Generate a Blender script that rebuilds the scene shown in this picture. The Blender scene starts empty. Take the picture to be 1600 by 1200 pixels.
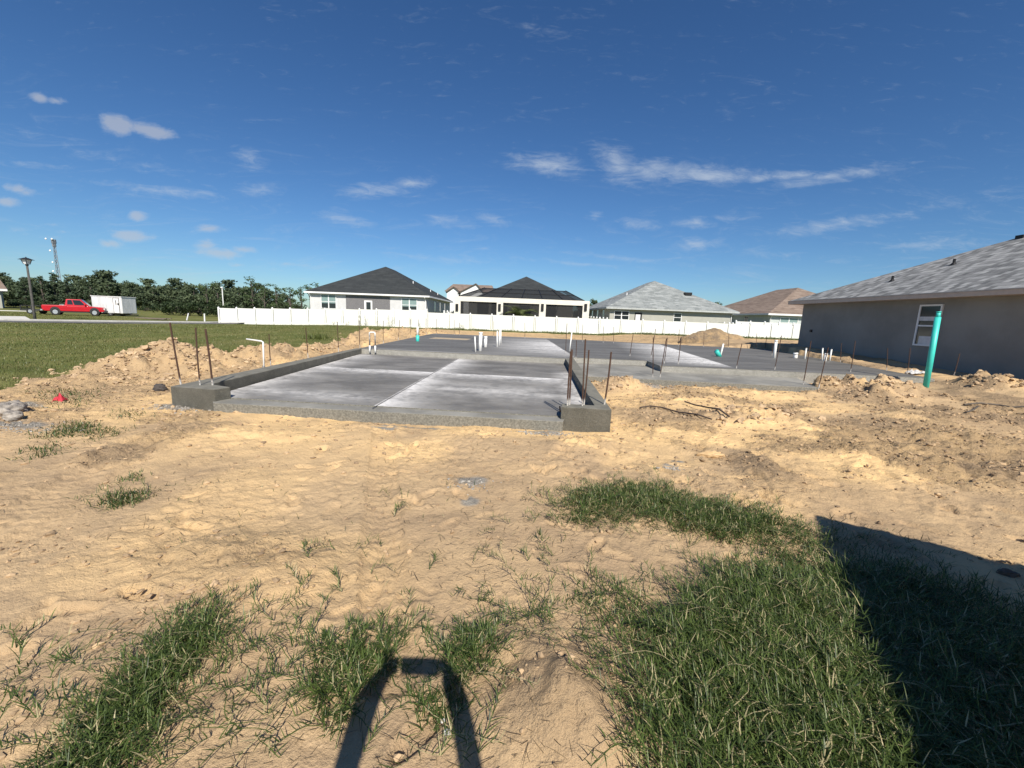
import bpy, bmesh, math, random
import numpy as np
from mathutils import Vector, Matrix
S = bpy.context.scene
COL = S.collection
R = math.radians
rng = np.random.default_rng(7)
random.seed(7)

# ------------------------------------------------------------------ camera
EYE, FPX, PIT, ROLL = 1.5, 640.0, math.atan(105/640), math.atan(.038)
cp, sp, cr, sr = math.cos(PIT), math.sin(PIT), math.cos(ROLL), math.sin(ROLL)
FW = Vector((0, cp, -sp)); R0 = Vector((1, 0, 0)); U0 = Vector((0, sp, cp))
RX = R0*cr + U0*sr; UP = U0*cr - R0*sr
cd = bpy.data.cameras.new('camera'); cam = bpy.data.objects.new('camera', cd); COL.objects.link(cam)
M = Matrix((RX, UP, -FW)).transposed().to_4x4(); M.translation = (0, 0, EYE)
cam.matrix_world = M
cd.sensor_width = 36; cd.lens = 36*FPX/1600; cd.clip_start = .05; cd.clip_end = 4000
S.camera = cam
S.render.resolution_x, S.render.resolution_y = 1024, 768

def ray(u, v):                       # direction through a point of the 1600 x 1200 photograph
    return RX*((u-800)/FPX) + UP*((600-v)/FPX) + FW
def G(u, v, z=0.0):                  # the point of the level z seen there
    d = ray(u, v); t = (z-EYE)/d.z
    return (d.x*t, d.y*t)
def P(u, v, Y):                      # the point at distance Y seen there
    d = ray(u, v); t = Y/d.y
    return (d.x*t, EYE+d.z*t)

# ------------------------------------------------------------------ sun, sky, exposure
AZ, EL = 14.5, 42.5                  # light travels forward, 14.5 degrees to the left
sd = bpy.data.lights.new('sun', 'SUN'); so = bpy.data.objects.new('sun', sd); COL.objects.link(so)
sd.energy = 5.0; sd.angle = R(.53); sd.color = (1.0, .93, .82)
ld = Vector((-math.sin(R(AZ))*math.cos(R(EL)), math.cos(R(AZ))*math.cos(R(EL)), -math.sin(R(EL))))
so.rotation_euler = ld.to_track_quat('-Z', 'Y').to_euler()
so.location = (8, -20, 30)
S.view_settings.view_transform = 'Standard'; S.view_settings.look = 'None'
S.view_settings.exposure = 0.34; S.view_settings.gamma = 1

class NT:                            # short hand for node trees
    def __init__(s, nt): s.t = nt; s.n = nt.nodes; s.l = nt.links
    def new(s, typ, ins=None, **kw):
        n = s.n.new(typ)
        for k, v in kw.items(): setattr(n, k, v)
        if ins:
            for k, v in ins.items(): s.put(n.inputs[k], v)
        return n
    def put(s, sock, v):
        if isinstance(v, bpy.types.NodeSocket): s.l.new(v, sock)
        elif isinstance(v, bpy.types.Node): s.l.new(v.outputs[0], sock)
        else:
            if isinstance(v, tuple) and len(v) == 3 and sock.type == 'RGBA': v = (*v, 1)
            sock.default_value = v
    def m(s, op, a, b=0.0, c=0.0, clamp=False):
        n = s.n.new('ShaderNodeMath'); n.operation = op; n.use_clamp = clamp
        s.put(n.inputs[0], a); s.put(n.inputs[1], b); s.put(n.inputs[2], c)
        return n.outputs[0]
    def rng(s, v, a, b, c=0.0, d=1.0, smooth=True):
        n = s.n.new('ShaderNodeMapRange'); n.interpolation_type = 'SMOOTHSTEP' if smooth else 'LINEAR'
        for i, x in enumerate((v, a, b, c, d)): s.put(n.inputs[i], x)
        return n.outputs[0]
    def mix(s, f, a, b, mode='MIX'):
        n = s.n.new('ShaderNodeMix'); n.data_type = 'RGBA'; n.blend_type = mode
        s.put(n.inputs[0], f); s.put(n.inputs[6], a); s.put(n.inputs[7], b)
        return n.outputs[2]
    def noise(s, vec, scale, detail=4, rough=.55, dist=0.0):
        n = s.n.new('ShaderNodeTexNoise')
        if vec is not None: s.put(n.inputs['Vector'], vec)
        s.put(n.inputs['Scale'], scale); s.put(n.inputs['Detail'], detail)
        s.put(n.inputs['Roughness'], rough); s.put(n.inputs['Distortion'], dist)
        return n.outputs['Fac']
    def map(s, vec, loc=(0, 0, 0), rot=(0, 0, 0), sc=(1, 1, 1), typ='POINT'):
        n = s.n.new('ShaderNodeMapping'); n.vector_type = typ
        s.put(n.inputs[0], vec); n.inputs[1].default_value = loc; n.inputs[2].default_value = rot; n.inputs[3].default_value = sc
        return n.outputs[0]

W = bpy.data.worlds.new('World'); S.world = W; W.use_nodes = True
w = NT(W.node_tree); w.n.clear()
sky = w.new('ShaderNodeTexSky', sky_type='NISHITA', sun_disc=False, sun_elevation=R(EL),
            sun_rotation=R(180-AZ), altitude=300, air_density=1.0, dust_density=.15, ozone_density=1.6)
tc = w.new('ShaderNodeTexCoord')
sx = w.new('ShaderNodeSeparateXYZ', {0: tc.outputs['Generated']})
yy = w.m('MAXIMUM', sx.outputs[1], .04)
gn = w.new('ShaderNodeCombineXYZ', {0: w.m('DIVIDE', sx.outputs[0], yy), 1: w.m('DIVIDE', sx.outputs[2], yy)}).outputs[0]
ahead = w.rng(sx.outputs[1], .05, .25)
def sky_pt(u, v):
    d = ray(u, v); return (d.x/d.y, d.z/d.y)
def cloud_field(items):
    best = None
    for (u, v, a, b, deg, s) in items:
        x0, y0 = sky_pt(u, v)
        ca, sa = math.cos(R(deg)), math.sin(R(deg))
        x1, y1 = sky_pt(u+a*ca, v+a*sa); x2, y2 = sky_pt(u-b*sa, v+b*ca)
        mp = w.map(gn, (x0, y0, 0), (0, 0, math.atan2(y1-y0, x1-x0)), (math.hypot(x1-x0, y1-y0), math.hypot(x2-x0, y2-y0), 1), 'TEXTURE')
        ln = w.new('ShaderNodeVectorMath', {0: mp}, operation='LENGTH').outputs['Value']
        f = w.m('MULTIPLY', w.m('SUBTRACT', 1.0, ln, clamp=True), s)
        best = f if best is None else w.m('MAXIMUM', best, f)
    return best
puffs = [(60,152,24,11,8,.8),(88,157,28,9,10,.55),(185,196,44,22,4,1),(235,205,60,16,9,.95),(172,190,30,18,0,.8),(30,297,34,13,6,.75),(10,315,32,13,2,.75),
 (215,337,26,13,4,.8),(205,368,50,15,3,.9),(172,381,30,11,3,.8),(330,357,40,11,5,.75),(340,395,66,13,4,.72),(322,384,32,14,0,.7),(378,390,34,9,5,.7),(450,413,44,8,4,.55),
 (372,414,22,7,0,.55),(28,360,26,8,0,.45),(80,351,26,6,0,.4),(100,362,30,6,0,.35)]
wisps = [(390,248,48,22,18,.7),(402,298,60,15,8,.7),(255,298,150,15,6,.72),(590,298,90,17,0,.85),(640,286,58,14,-3,.85),(535,343,70,15,8,.85),(700,346,62,14,6,.7),
 (772,344,34,15,10,.7),(60,258,110,9,4,.5),(855,258,95,25,6,1),(965,256,70,40,40,.8),(1010,268,80,26,10,.85),(1110,274,150,22,2,1),(1210,276,120,14,-3,.95),(1300,276,170,15,-9,1),(1040,262,90,18,6,.9),(930,338,22,13,0,.75),
 (1000,351,46,13,6,.7),(1090,348,56,15,0,.8),(1150,338,80,18,-6,.5),(1085,382,60,18,-4,.8),(1300,352,150,18,-9,.75),(1380,338,120,12,-8,.5),(960,402,170,9,6,.55),(900,412,150,8,5,.5),
 (1200,398,110,12,2,.5),(1460,382,170,16,-2,.55),(1480,320,150,22,-12,.35),(820,40,120,30,20,.25),(190,250,220,14,16,.35),(700,405,170,10,4,.4),(520,380,150,12,4,.35)]
dw = w.new('ShaderNodeVectorMath', {0: gn, 1: (1, 1, 1)}, operation='MULTIPLY').outputs[0]
np_ = w.noise(w.map(gn, sc=(18, 40, 1)), 1.0, 7, .64, .5)
nw_ = w.noise(w.map(gn, rot=(0, 0, R(6)), sc=(4, 22, 1)), 1.0, 9, .7, 2.2)
nf_ = w.noise(w.map(gn, rot=(0, 0, R(-3)), sc=(22, 60, 1)), 1.0, 6, .62, .8)
pf = w.rng(w.m('ADD', cloud_field(puffs), w.m('MULTIPLY', w.m('SUBTRACT', np_, .56), 1.1)), .06, .62)
wf0 = w.m('ADD', cloud_field(wisps), w.m('ADD', w.m('MULTIPLY', w.m('SUBTRACT', nw_, .54), 1.35), w.m('MULTIPLY', w.m('SUBTRACT', nf_, .52), 1.15)))
wf = w.m('MULTIPLY', w.rng(wf0, .0, 1.3), .64)
veil = w.m('MULTIPLY', w.rng(nw_, .50, .85), w.m('MULTIPLY', w.rng(sx.outputs[2], .42, .08), .34))
dens = w.m('MULTIPLY', w.m('MAXIMUM', w.m('MAXIMUM', w.m('MULTIPLY', pf, .5), wf), veil), ahead, clamp=True)
SKY_S = .058
cloud_col = w.mix(pf, (7.8, 8.8, 10.0), (7.8, 8.0, 8.4))
skyc = w.mix(1.0, w.new('ShaderNodeHueSaturation', {'Saturation': 1.12, 'Value': 1.0, 'Color': sky.outputs[0]}).outputs[0], (.70, .99, 1.30), 'MULTIPLY')
bg = w.new('ShaderNodeBackground', {'Color': w.mix(dens, skyc, cloud_col), 'Strength': SKY_S})
wo = w.new('ShaderNodeOutputWorld', {'Surface': bg.outputs[0]})

# ------------------------------------------------------------------ helpers
ORG = {}
def link(o, parent=None):
    COL.objects.link(o)
    if parent: o.parent = parent
    return o
def tag(o, label=None, cat=None, group=None, kind=None):
    for k, v in (('label', label), ('category', cat), ('group', group), ('kind', kind)):
        if v: o[k] = v
    return o
def thing(name, label, cat, loc=(0, 0, 0), rz=0, group=None):
    o = link(bpy.data.objects.new(name, None)); o.location = loc; o.rotation_euler = (0, 0, rz)
    o.empty_display_size = .2
    return tag(o, label, cat, group)
class MB:                            # collects shapes for ONE mesh
    def __init__(s): s.v = []; s.f = []; s.uv = {}
    def add(s, vs, fs):
        k = len(s.v); s.v += [tuple(x) for x in vs]; s.f += [tuple(i+k for i in f) for f in fs]; return s
    def box(s, a, b):
        (x0, y0, z0), (x1, y1, z1) = a, b
        return s.add([(x0,y0,z0),(x1,y0,z0),(x1,y1,z0),(x0,y1,z0),(x0,y0,z1),(x1,y0,z1),(x1,y1,z1),(x0,y1,z1)],
                     [(0,3,2,1),(4,5,6,7),(0,1,5,4),(1,2,6,5),(2,3,7,6),(3,0,4,7)])
    def hexa(s, b4, t4):
        return s.add(list(b4)+list(t4), [(0,3,2,1),(4,5,6,7),(0,1,5,4),(1,2,6,5),(2,3,7,6),(3,0,4,7)])
    def prism(s, poly, z0, z1):      # poly counter-clockwise seen from above
        n = len(poly)
        return s.add([(p[0],p[1],z0) for p in poly]+[(p[0],p[1],z1) for p in poly],
                     [tuple(range(n-1,-1,-1)), tuple(range(n,2*n))]+[(i,(i+1)%n,n+(i+1)%n,n+i) for i in range(n)])
    def side(s, prof, y0, y1):       # profile in x,z pushed along y
        n = len(prof)
        return s.add([(p[0],y0,p[1]) for p in prof]+[(p[0],y1,p[1]) for p in prof],
                     [tuple(range(n)), tuple(range(2*n-1,n-1,-1))]+[(i,n+i,n+(i+1)%n,(i+1)%n) for i in range(n)])
    def tube(s, pts, rad, n=8, cap=True):
        pts = [Vector(p) for p in pts]
        if not hasattr(rad, '__len__'): rad = [rad]*len(pts)
        k = len(s.v); ref = None
        for i, p in enumerate(pts):
            d = (pts[min(i+1, len(pts)-1)]-pts[max(i-1, 0)]).normalized()
            if ref is None: ref = d.orthogonal().normalized()
            a = (ref - d*ref.dot(d)).normalized(); ref = a; b = d.cross(a)
            for j in range(n):
                t = 2*math.pi*j/n
                s.v.append(tuple(p + (a*math.cos(t)+b*math.sin(t))*rad[i]))
        for i in range(len(pts)-1):
            for j in range(n):
                s.f.append((k+i*n+j, k+i*n+(j+1)%n, k+(i+1)*n+(j+1)%n, k+(i+1)*n+j))
        if cap:
            s.f.append(tuple(k+j for j in range(n-1, -1, -1))); e = k+(len(pts)-1)*n
            s.f.append(tuple(e+j for j in range(n)))
        return s
    def disc_y(s, c, r, w, n=20):    # wheel shape, axle along y
        return s.tube([(c[0], c[1]-w/2, c[2]), (c[0], c[1]+w/2, c[2])], r, n)
    def ball(s, c, r, n=10, m=6, sq=(1, 1, 1)):
        vs = []; fs = []
        for i in range(1, m):
            t = math.pi*i/m
            for j in range(n):
                a = 2*math.pi*j/n
                vs.append((c[0]+r*sq[0]*math.sin(t)*math.cos(a), c[1]+r*sq[1]*math.sin(t)*math.sin(a), c[2]+r*sq[2]*math.cos(t)))
        vs += [(c[0],c[1],c[2]+r*sq[2]), (c[0],c[1],c[2]-r*sq[2])]; T = len(vs)-2
        for i in range(m-2):
            for j in range(n): fs.append((i*n+j, (i+1)*n+j, (i+1)*n+(j+1)%n, i*n+(j+1)%n))
        for j in range(n): fs.append((T, j, (j+1)%n)); fs.append((T+1, (m-2)*n+(j+1)%n, (m-2)*n+j))
        return s.add(vs, fs)
    def build(s, name, mat, parent=None, smooth=False, bevel=0, world=False):
        me = bpy.data.meshes.new(name)
        o = bpy.data.objects.new(name, me); link(o, parent)
        off = Vector((0, 0, 0))
        if world and parent:
            q = parent
            while q: off += q.location; q = q.parent
        me.from_pydata([tuple(Vector(v)-off) for v in s.v], [], s.f); me.update()
        if bevel:
            bm = bmesh.new(); bm.from_mesh(me)
            bmesh.ops.recalc_face_normals(bm, faces=bm.faces)
            ed = [e for e in bm.edges if len(e.link_faces) == 2 and e.calc_face_angle(0) > .5]
            bmesh.ops.bevel(bm, geom=ed, offset=bevel, segments=2, affect='EDGES', profile=.6)
            bm.to_mesh(me); bm.free()
        if smooth:
            for p in me.polygons: p.use_smooth = True
        me.materials.append(mat)
        return o
def np_mesh(name, V, Q=None, T=None, mat=None, parent=None, smooth=False, attrs=None):
    me = bpy.data.meshes.new(name); nv = len(V)
    Q = np.zeros((0, 4), int) if Q is None else np.asarray(Q); T = np.zeros((0, 3), int) if T is None else np.asarray(T)
    me.vertices.add(nv); me.vertices.foreach_set('co', np.asarray(V, np.float32).ravel())
    me.loops.add(Q.size+T.size); me.loops.foreach_set('vertex_index', np.concatenate([Q.ravel(), T.ravel()]).astype(np.int32))
    me.polygons.add(len(Q)+len(T))
    st = np.concatenate([np.arange(len(Q))*4, Q.size+np.arange(len(T))*3]).astype(np.int32)
    me.polygons.foreach_set('loop_start', st)
    me.polygons.foreach_set('use_smooth', np.full(len(Q)+len(T), smooth))
    for k, a in (attrs or {}).items():
        at = me.attributes.new(k, 'FLOAT', 'POINT'); at.data.foreach_set('value', np.asarray(a, np.float32))
    me.update(calc_edges=True); me.validate()
    if mat: me.materials.append(mat)
    o = bpy.data.objects.new(name, me); link(o, parent)
    return o
def clone(o, parent=None):
    c = o.copy(); link(c); c.parent = parent
    for ch in list(o.children): clone(ch, c)
    return c

# ------------------------------------------------------------------ noise in numpy
def vn(x, y, seed=0):
    xi = np.floor(x).astype(np.int64); yi = np.floor(y).astype(np.int64); fx = x-xi; fy = y-yi
    fx = fx*fx*fx*(fx*(fx*6-15)+10); fy = fy*fy*fy*(fy*(fy*6-15)+10)
    def h(a, b):
        n = (a*374761393+b*668265263+seed*974711) & 0xffffffff
        n = ((n ^ (n >> 13))*1274126177) & 0xffffffff
        n = ((n ^ (n >> 15))*2246822519) & 0xffffffff
        return ((n ^ (n >> 16)) & 0xffff)/65535.
    return (h(xi,yi)*(1-fx)+h(xi+1,yi)*fx)*(1-fy)+(h(xi,yi+1)*(1-fx)+h(xi+1,yi+1)*fx)*fy
def fbm(x, y, lam, oct=4, seed=0, gain=.5, billow=False):
    a = 1.; t = 0*x; s = 0.; f = 1./lam
    for i in range(oct):
        c, q = math.cos(i*.7+.3), math.sin(i*.7+.3)
        n = vn((x*c-y*q)*f+i*13.7, (x*q+y*c)*f-i*7.1, seed+i)*2-1
        t = t+a*((np.abs(n)*2-.7) if billow else n); s += a; a *= gain; f *= 2.03
    return t/s
def sstep(a, b, x):
    t = np.clip((x-a)/(b-a), 0, 1); return t*t*(3-2*t)

# ------------------------------------------------------------------ materials
def mat(name, build):
    m = bpy.data.materials.new(name); m.use_nodes = True
    t = NT(m.node_tree); t.n.clear()
    b = t.new('ShaderNodeBsdfPrincipled'); o = t.new('ShaderNodeOutputMaterial', {'Surface': b.outputs[0]})
    t.b = b; t.o = o; t.tc = t.new('ShaderNodeTexCoord'); t.ob = t.tc.outputs['Object']
    build(t); return m
def simple(name, col, rough=.6, metal=0, var=.12, scale=6, bump=0, bscale=40, spec=.5):
    def f(t):
        n = t.noise(t.ob, scale, 5, .6)
        c = t.mix(t.rng(n, .3, .7), tuple(x*(1-var) for x in col), tuple(min(1, x*(1+var)) for x in col))
        t.put(t.b.inputs['Base Color'], c); t.put(t.b.inputs['Roughness'], rough); t.put(t.b.inputs['Metallic'], metal)
        t.put(t.b.inputs['Specular IOR Level'], spec)
        if bump:
            bn = t.new('ShaderNodeBump', {'Strength': 1.0, 'Distance': bump, 'Height': t.noise(t.ob, bscale, 5, .65)})
            t.put(t.b.inputs['Normal'], bn.outputs[0])
    return mat(name, f)
# ------------------------------------------------------------------ the ground
LE = np.array([(2,-9.6),(5.8,-8.2),(6.4,-8.0),(8,-8.4),(10,-8.6),(12,-7.9),(14,-8.2),(18,-8.0),(24,-8.4),(30,-8.6),(38,-9),(60,-9)])
def lawn_mask(x, y):
    j = fbm(x, y, 1.6, 3, 31)*.8
    left = sstep(-.25, .45, np.interp(y, LE[:,0], LE[:,1])-x+j)*sstep(5.4, 6.3, y+.25*j-.15*np.maximum(0, -8-x)*0)
    back = sstep(40.5, 43, y+j*2)
    far_r = sstep(40, 60, x)
    return np.clip(np.maximum(np.maximum(left, back), far_r), 0, 1)
MOUNDS = []                          # x, y, height, rx, ry, rotation
def mound(u, v, Y, rx, ry, rot=0, base=0.0):
    x, z = P(u, v, Y); MOUNDS.append((x, Y, z-base, rx, ry, R(rot)))
mound(262, 536, 9.2, 1.15, .8, 20); mound(205, 560, 8.5, 1.0, .6, 25); mound(288, 548, 8.9, .5, .5); mound(150, 585, 7.6, .8, .5, 30)
mound(85, 606, 6.9, .9, .45, 10); mound(30, 615, 6.4, 1.1, .4, 0); mound(-40, 616, 6.2, 1.2, .5, 0)
mound(345, 557, 9.6, 1.0, .7, 10); mound(400, 543, 10.6, 1.1, .7, 15); mound(440, 541, 12.0, 1.2, .7, 60); mound(490, 541, 13.5, 1.2, .6, 80)
mound(556, 525, 17.2, .9, .8, 0); mound(530, 538, 15.4, 1.2, .6, 80); mound(590, 516, 22.5, 1.6, 1.0, 20); mound(625, 514, 27, 2.0, 1.2, 10); mound(660, 515.5, 30, 2.5, 1.0, 5)
mound(1400, 583, 9.6, .7, .45, -10, .2); mound(1370, 596, 9.0, .7, .4, 0, .15); mound(1330, 580, 10.3, .45, .35, 0, .1); mound(1300, 588, 9.9, .45, .3, 0, .05); mound(1385, 578, 10.4, .5, .3, 0, .2)
mound(1535, 581, 10.4, .55, .4, 0, .25); mound(1575, 590, 9.8, .7, .4, -10, .25); mound(965, 590, 9.1, .5, .4, 0); mound(1180, 640, 6.6, .8, .45, 0); mound(1420, 648, 6.9, .7, .4, 10)
MOUNDS = [(a_, b_, h_, c_, d_, e_) for (a_, b_, h_, c_, d_, e_) in MOUNDS]
MOUNDS += [(.25, 1.36, .15, .25, .30, .3), (.14, 1.50, .09, .15, .2, .6), (-1.75, 2.35, .05, .5, .22, .5), (-1.35, 2.15, .04, .4, .2, .2), (4.6, 4.6, .08, 1.1, .5, -.3), (6.5, 5.6, .1, 1.0, .5, -.2),
           (3.3, 8.6, .06, 1.0, .4, 0), (5.2, 8.8, .07, 1.2, .35, 0), (.9, 4.8, .05, .6, .35, .3), (-1.9, 5.2, .05, .7, .3, 0), (-3.2, 4.6, .07, .7, .35, .3)]
GAR = [(-5.1,6.0),(-4.3,5.85),(.7,5.52),(1.4,5.5),(1.92,13.1),(-5.15,13.7)]
MAIN = [(-5.12,13.45),(1.62,12.62),(1.93,13.12),(4.28,12.95),(4.2,11.56),(6.3,11.45),(9.45,11.17),(11.4,11.0),(13.7,22.2),(2.3,25.3),(-5.1,25.9)]
PORCH = [(1.75,10.0),(7.2,9.53),(7.9,11.32),(8.6,11.5),(8.0,13.2),(1.8,13.4)]
def inside(poly, x, y, grow=0.0):
    r = np.zeros(np.shape(x), bool); n = len(poly)
    for i in range(n):
        (x0, y0), (x1, y1) = poly[i], poly[(i+1) % n]
        c = ((y0 > y) != (y1 > y))
        with np.errstate(divide='ignore', invalid='ignore'):
            r ^= c & (x < (x1-x0)*(y-y0)/(y1-y0+1e-12)+x0)
    return r
def seg_dist(x, y, pts):
    best = np.full(np.shape(x), 1e9); lat = np.zeros(np.shape(x)); alo = np.zeros(np.shape(x)); s0 = 0.
    for (x0, y0), (x1, y1) in zip(pts, pts[1:]):
        dx, dy = x1-x0, y1-y0; L = math.hypot(dx, dy)
        t = np.clip(((x-x0)*dx+(y-y0)*dy)/L/L, 0, 1)
        d = np.hypot(x-x0-t*dx, y-y0-t*dy); s = ((x-x0)*dy-(y-y0)*dx)/L
        k = d < best; best = np.where(k, d, best); lat = np.where(k, s, lat); alo = np.where(k, s0+t*L, alo); s0 += L
    return best, lat, alo
TRACKS = [([G(600,672), G(598,760), G(600,900), G(612,1050)], .12, .02), ([G(230,690), G(120,760), G(0,835)], .22, .02), ([G(330,660), G(200,735), G(-60,900)], .1, .012),
          ([(5.2,2.6),(7.2,4.4),(9.5,7.8)], .2, .03), ([(6.7,2.2),(8.9,4.2),(11,7.4)], .2, .03)]
def churn_mask(x, y):
    c = .95*sstep(.6, 3.5, x+1.6*(vn(x*.5, y*.7, 7)-.5))*sstep(2.6, 4.4, y+1.2*(vn(x*.6+9, y*.6, 7)-.5))*sstep(.38, .60, vn(x*.8, y*.8, 5)*.55+vn(x*2.2, y*2.2, 6)*.45)
    c = np.maximum(c, .7*sstep(-4.6, -6.3, x)*sstep(4.2, 5.2, y)*(1-lawn_mask(x, y)))
    c = np.maximum(c, .8*sstep(-2.6, -3.8, x)*sstep(.5, 1.5, y)*sstep(.45, .65, vn(x*1.3, y*1.3, 8)))
    c = np.maximum(c, .7*np.exp(-(((x+1.6)/.7)**2+((y-2.25)/.28)**2)))
    c = np.maximum(c, .85*np.exp(-(((x-.24)/.28)**2+((y-1.42)/.32)**2)))
    c = np.maximum(c, .8*sstep(-6.0, -4.9, x)*0 + .7*(y > 5.9)*sstep(-5.3, -5.9, x)*(1-lawn_mask(x, y)))
    c = np.maximum(c, .75*(y > 26.2)*sstep(26, 28, y)*(1-sstep(38, 42, y)))
    for (mx, my, h, rx, ry, a) in MOUNDS:
        if h > .15: c = np.maximum(c, .55*np.exp(-(((x-mx)/rx/1.2)**2+((y-my)/ry/1.2)**2))*sstep(.3, .6, vn(x*1.4, y*1.4, 55)))
    return np.clip(c, 0, 1)
def H(x, y):
    x = np.asarray(x, float); y = np.asarray(y, float)
    z = .27*sstep(8.5, 13, x)*sstep(4, 10.5, y)+.32*sstep(11, 20, y)*sstep(11, 14, x)*(1-sstep(26, 42, y))-.05*sstep(4.6, 5.6, y)*(1-sstep(7, 8, y))*sstep(-5.5, -4.2, x)*(1-sstep(.3, 1.6, x))
    z = z-.1*sstep(36, 47, y)-.3*sstep(-16, -30, x)*(1-sstep(-37, -44, x))*sstep(20, 34, y)
    z = z+1.0*sstep(48.2, 51.5, y)*sstep(-31, -27.5, x)*(1-sstep(90, 110, y))
    L = lawn_mask(x, y); C = churn_mask(x, y)*(1-L); far = 1-sstep(30, 90, np.hypot(x, y))
    near = 1-sstep(6, 14, np.hypot(x, y))
    z = z+far*(1-L)*(.035*fbm(x, y, 1.7, 3, 1)+.022*fbm(x, y, .5, 3, 2)*(1+C)+near*.010*fbm(x, y, .13, 4, 3, .6)*(.5+vn(x*1.1, y*1.1, 4))+near*.016*sstep(.45, .7, vn(x*1.3+4, y*1.7, 24))*fbm(x, y, .09, 4, 33, .62, True))
    z = z+far*C*(.060*fbm(x, y, .42, 4, 9, .58, True)+.040*fbm(x, y, .16, 4, 12, .62, True)+.014*fbm(x, y, .06, 3, 14, .6))
    z = z+far*L*.03*fbm(x, y, 3., 3, 21)
    mz = 0*x
    for (mx, my, h, rx, ry, a) in MOUNDS:
        ca, sa = math.cos(a), math.sin(a)
        k = (np.abs(x-mx) < 3*max(rx, ry)) & (np.abs(y-my) < 3*max(rx, ry))
        if not k.any(): continue
        dx, dy = x-mx, y-my
        p, q = (dx*ca+dy*sa)/rx, (-dx*sa+dy*ca)/ry
        r2 = (p*p+q*q)*(1+.8*fbm(x, y, .8, 3, 43))
        mz = mz+np.where(k, np.maximum(h*.92, 0)*np.exp(-r2*1.3), 0)**3
    mz = mz**(1/3.)
    mk = np.clip(mz/.22, 0, 1)*np.maximum(sstep(1.5, 4, y), .28*np.exp(-((x-.22)/.35)**2-((y-1.4)/.4)**2))
    z = z+mz+mk*(.20*fbm(x, y, .6, 4, 41, .6, True)+.14*fbm(x, y, .22, 4, 45, .62, True))
    for pts, wd, dp in TRACKS:
        d, l, sl = seg_dist(x, y, pts)
        z = z-dp*sstep(wd*1.25, wd*.85, d)*(1-.3*np.cos(l/wd*math.pi*5)-.28*np.sin(sl*70+np.abs(l)/wd*4)*vn(x*5, y*5, 88))+dp*.8*np.exp(-((d-wd*1.35)/(wd*.25))**2)*vn(x*7, y*7, 77)
    ins = inside(GAR, x, y) | inside(MAIN, x, y) | inside(PORCH, x, y)
    return np.where(ins, np.minimum(z, -.06), z)
def hz(x, y): return float(H(np.array([x]), np.array([y]))[0])
def graded(stops):
    out = [stops[0][0]]
    for (a, s0), (b, s1) in zip(stops, stops[1:]):
        x = a
        while x < b-1e-9:
            t = (x-a)/(b-a); x = x+s0*(s1/s0)**t; out.append(min(x, b))
    return np.unique(np.round(out, 5))
xr = graded([(0,.016),(2.6,.02),(6,.045),(12,.1),(16,.2),(40,1.2),(140,8),(900,80)])
gx = np.concatenate([-xr[:0:-1], xr])
yf = graded([(.7,.0125),(2.6,.016),(4.2,.024),(7,.036),(10,.07),(16,.13),(32,.3),(54,.8),(130,6),(1200,110)])
yb = graded([(0,.05),(1.2,.2),(4,.7),(30,6),(300,60)])
gy = np.concatenate([.7-yb[:0:-1], yf])
GX, GY = np.meshgrid(gx, gy)
fx, fy = GX.ravel(), GY.ravel()
GZ = H(fx, fy)
# footprints pressed into the loose sand
Zg = GZ.reshape(GX.shape)
def dent(px, py, a, L, Wd, dep):
    i0, i1 = np.searchsorted(gx, [px-.4, px+.4]); j0, j1 = np.searchsorted(gy, [py-.4, py+.4])
    X, Y = GX[j0:j1, i0:i1]-px, GY[j0:j1, i0:i1]-py
    p = (X*math.cos(a)+Y*math.sin(a))/L; q = (-X*math.sin(a)+Y*math.cos(a))/Wd
    r = np.sqrt(p*p+q*q)
    Zg[j0:j1, i0:i1] += -dep*sstep(1.05, .75, r)+dep*.5*np.exp(-((r-1.2)/.18)**2)
for i in range(420):
    px, py = random.uniform(-5, 8), random.uniform(1.2, 5.4)
    if random.random() < .65: px, py = random.uniform(.6, 8), random.uniform(2.4, 7.5)
    dent(px, py, random.uniform(0, 6.3), random.uniform(.11, .15), random.uniform(.04, .055), random.uniform(.008, .03))
GZ = Zg.ravel()
ny, nx = GX.shape
ii = (np.arange(ny-1)[:, None]*nx+np.arange(nx-1)[None, :]).ravel()
Q = np.stack([ii, ii+1, ii+nx+1, ii+nx], 1)
lm, cm = lawn_mask(fx, fy), churn_mask(fx, fy)
fresh = np.clip(sstep(3.0, 5.0, fy)*sstep(9, 5, np.abs(fx-.5))*.95*sstep(.25, .6, vn(fx*.7+3, fy*.9, 15)*.7+vn(fx*2.5, fy*2.5, 16)*.3)+.55*sstep(.55, .75, vn(fx*.9, fy*.9, 17)), 0, 1)
fresh = np.maximum(fresh, .7*(fy > 8)*sstep(26, 27, fy)); fresh = np.maximum(fresh, .6*(fy > 7)*(fx < -5)*vn(fx*1.3, fy*1.3, 19))
grey = 0*fx
for (u, v, a, b) in [(1005,603,.75,.22),(985,600,.4,.2),(275,632,.35,.16),(300,628,.3,.12),(738,745,.18,.13),(735,775,.1,.1),(1050,720,.12,.05),(1060,714,.1,.05),(640,660,.6,.06),(855,668,.3,.07),(1410,597,.45,.3),(12,630,.5,.25),(20,660,.5,.2),(600,664,.2,.07)]:
    qx, qy = G(u, v, .03)
    grey = np.maximum(grey, np.exp(-(((fx-qx)/a)**2+((fy-qy)/b)**2)))
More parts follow.
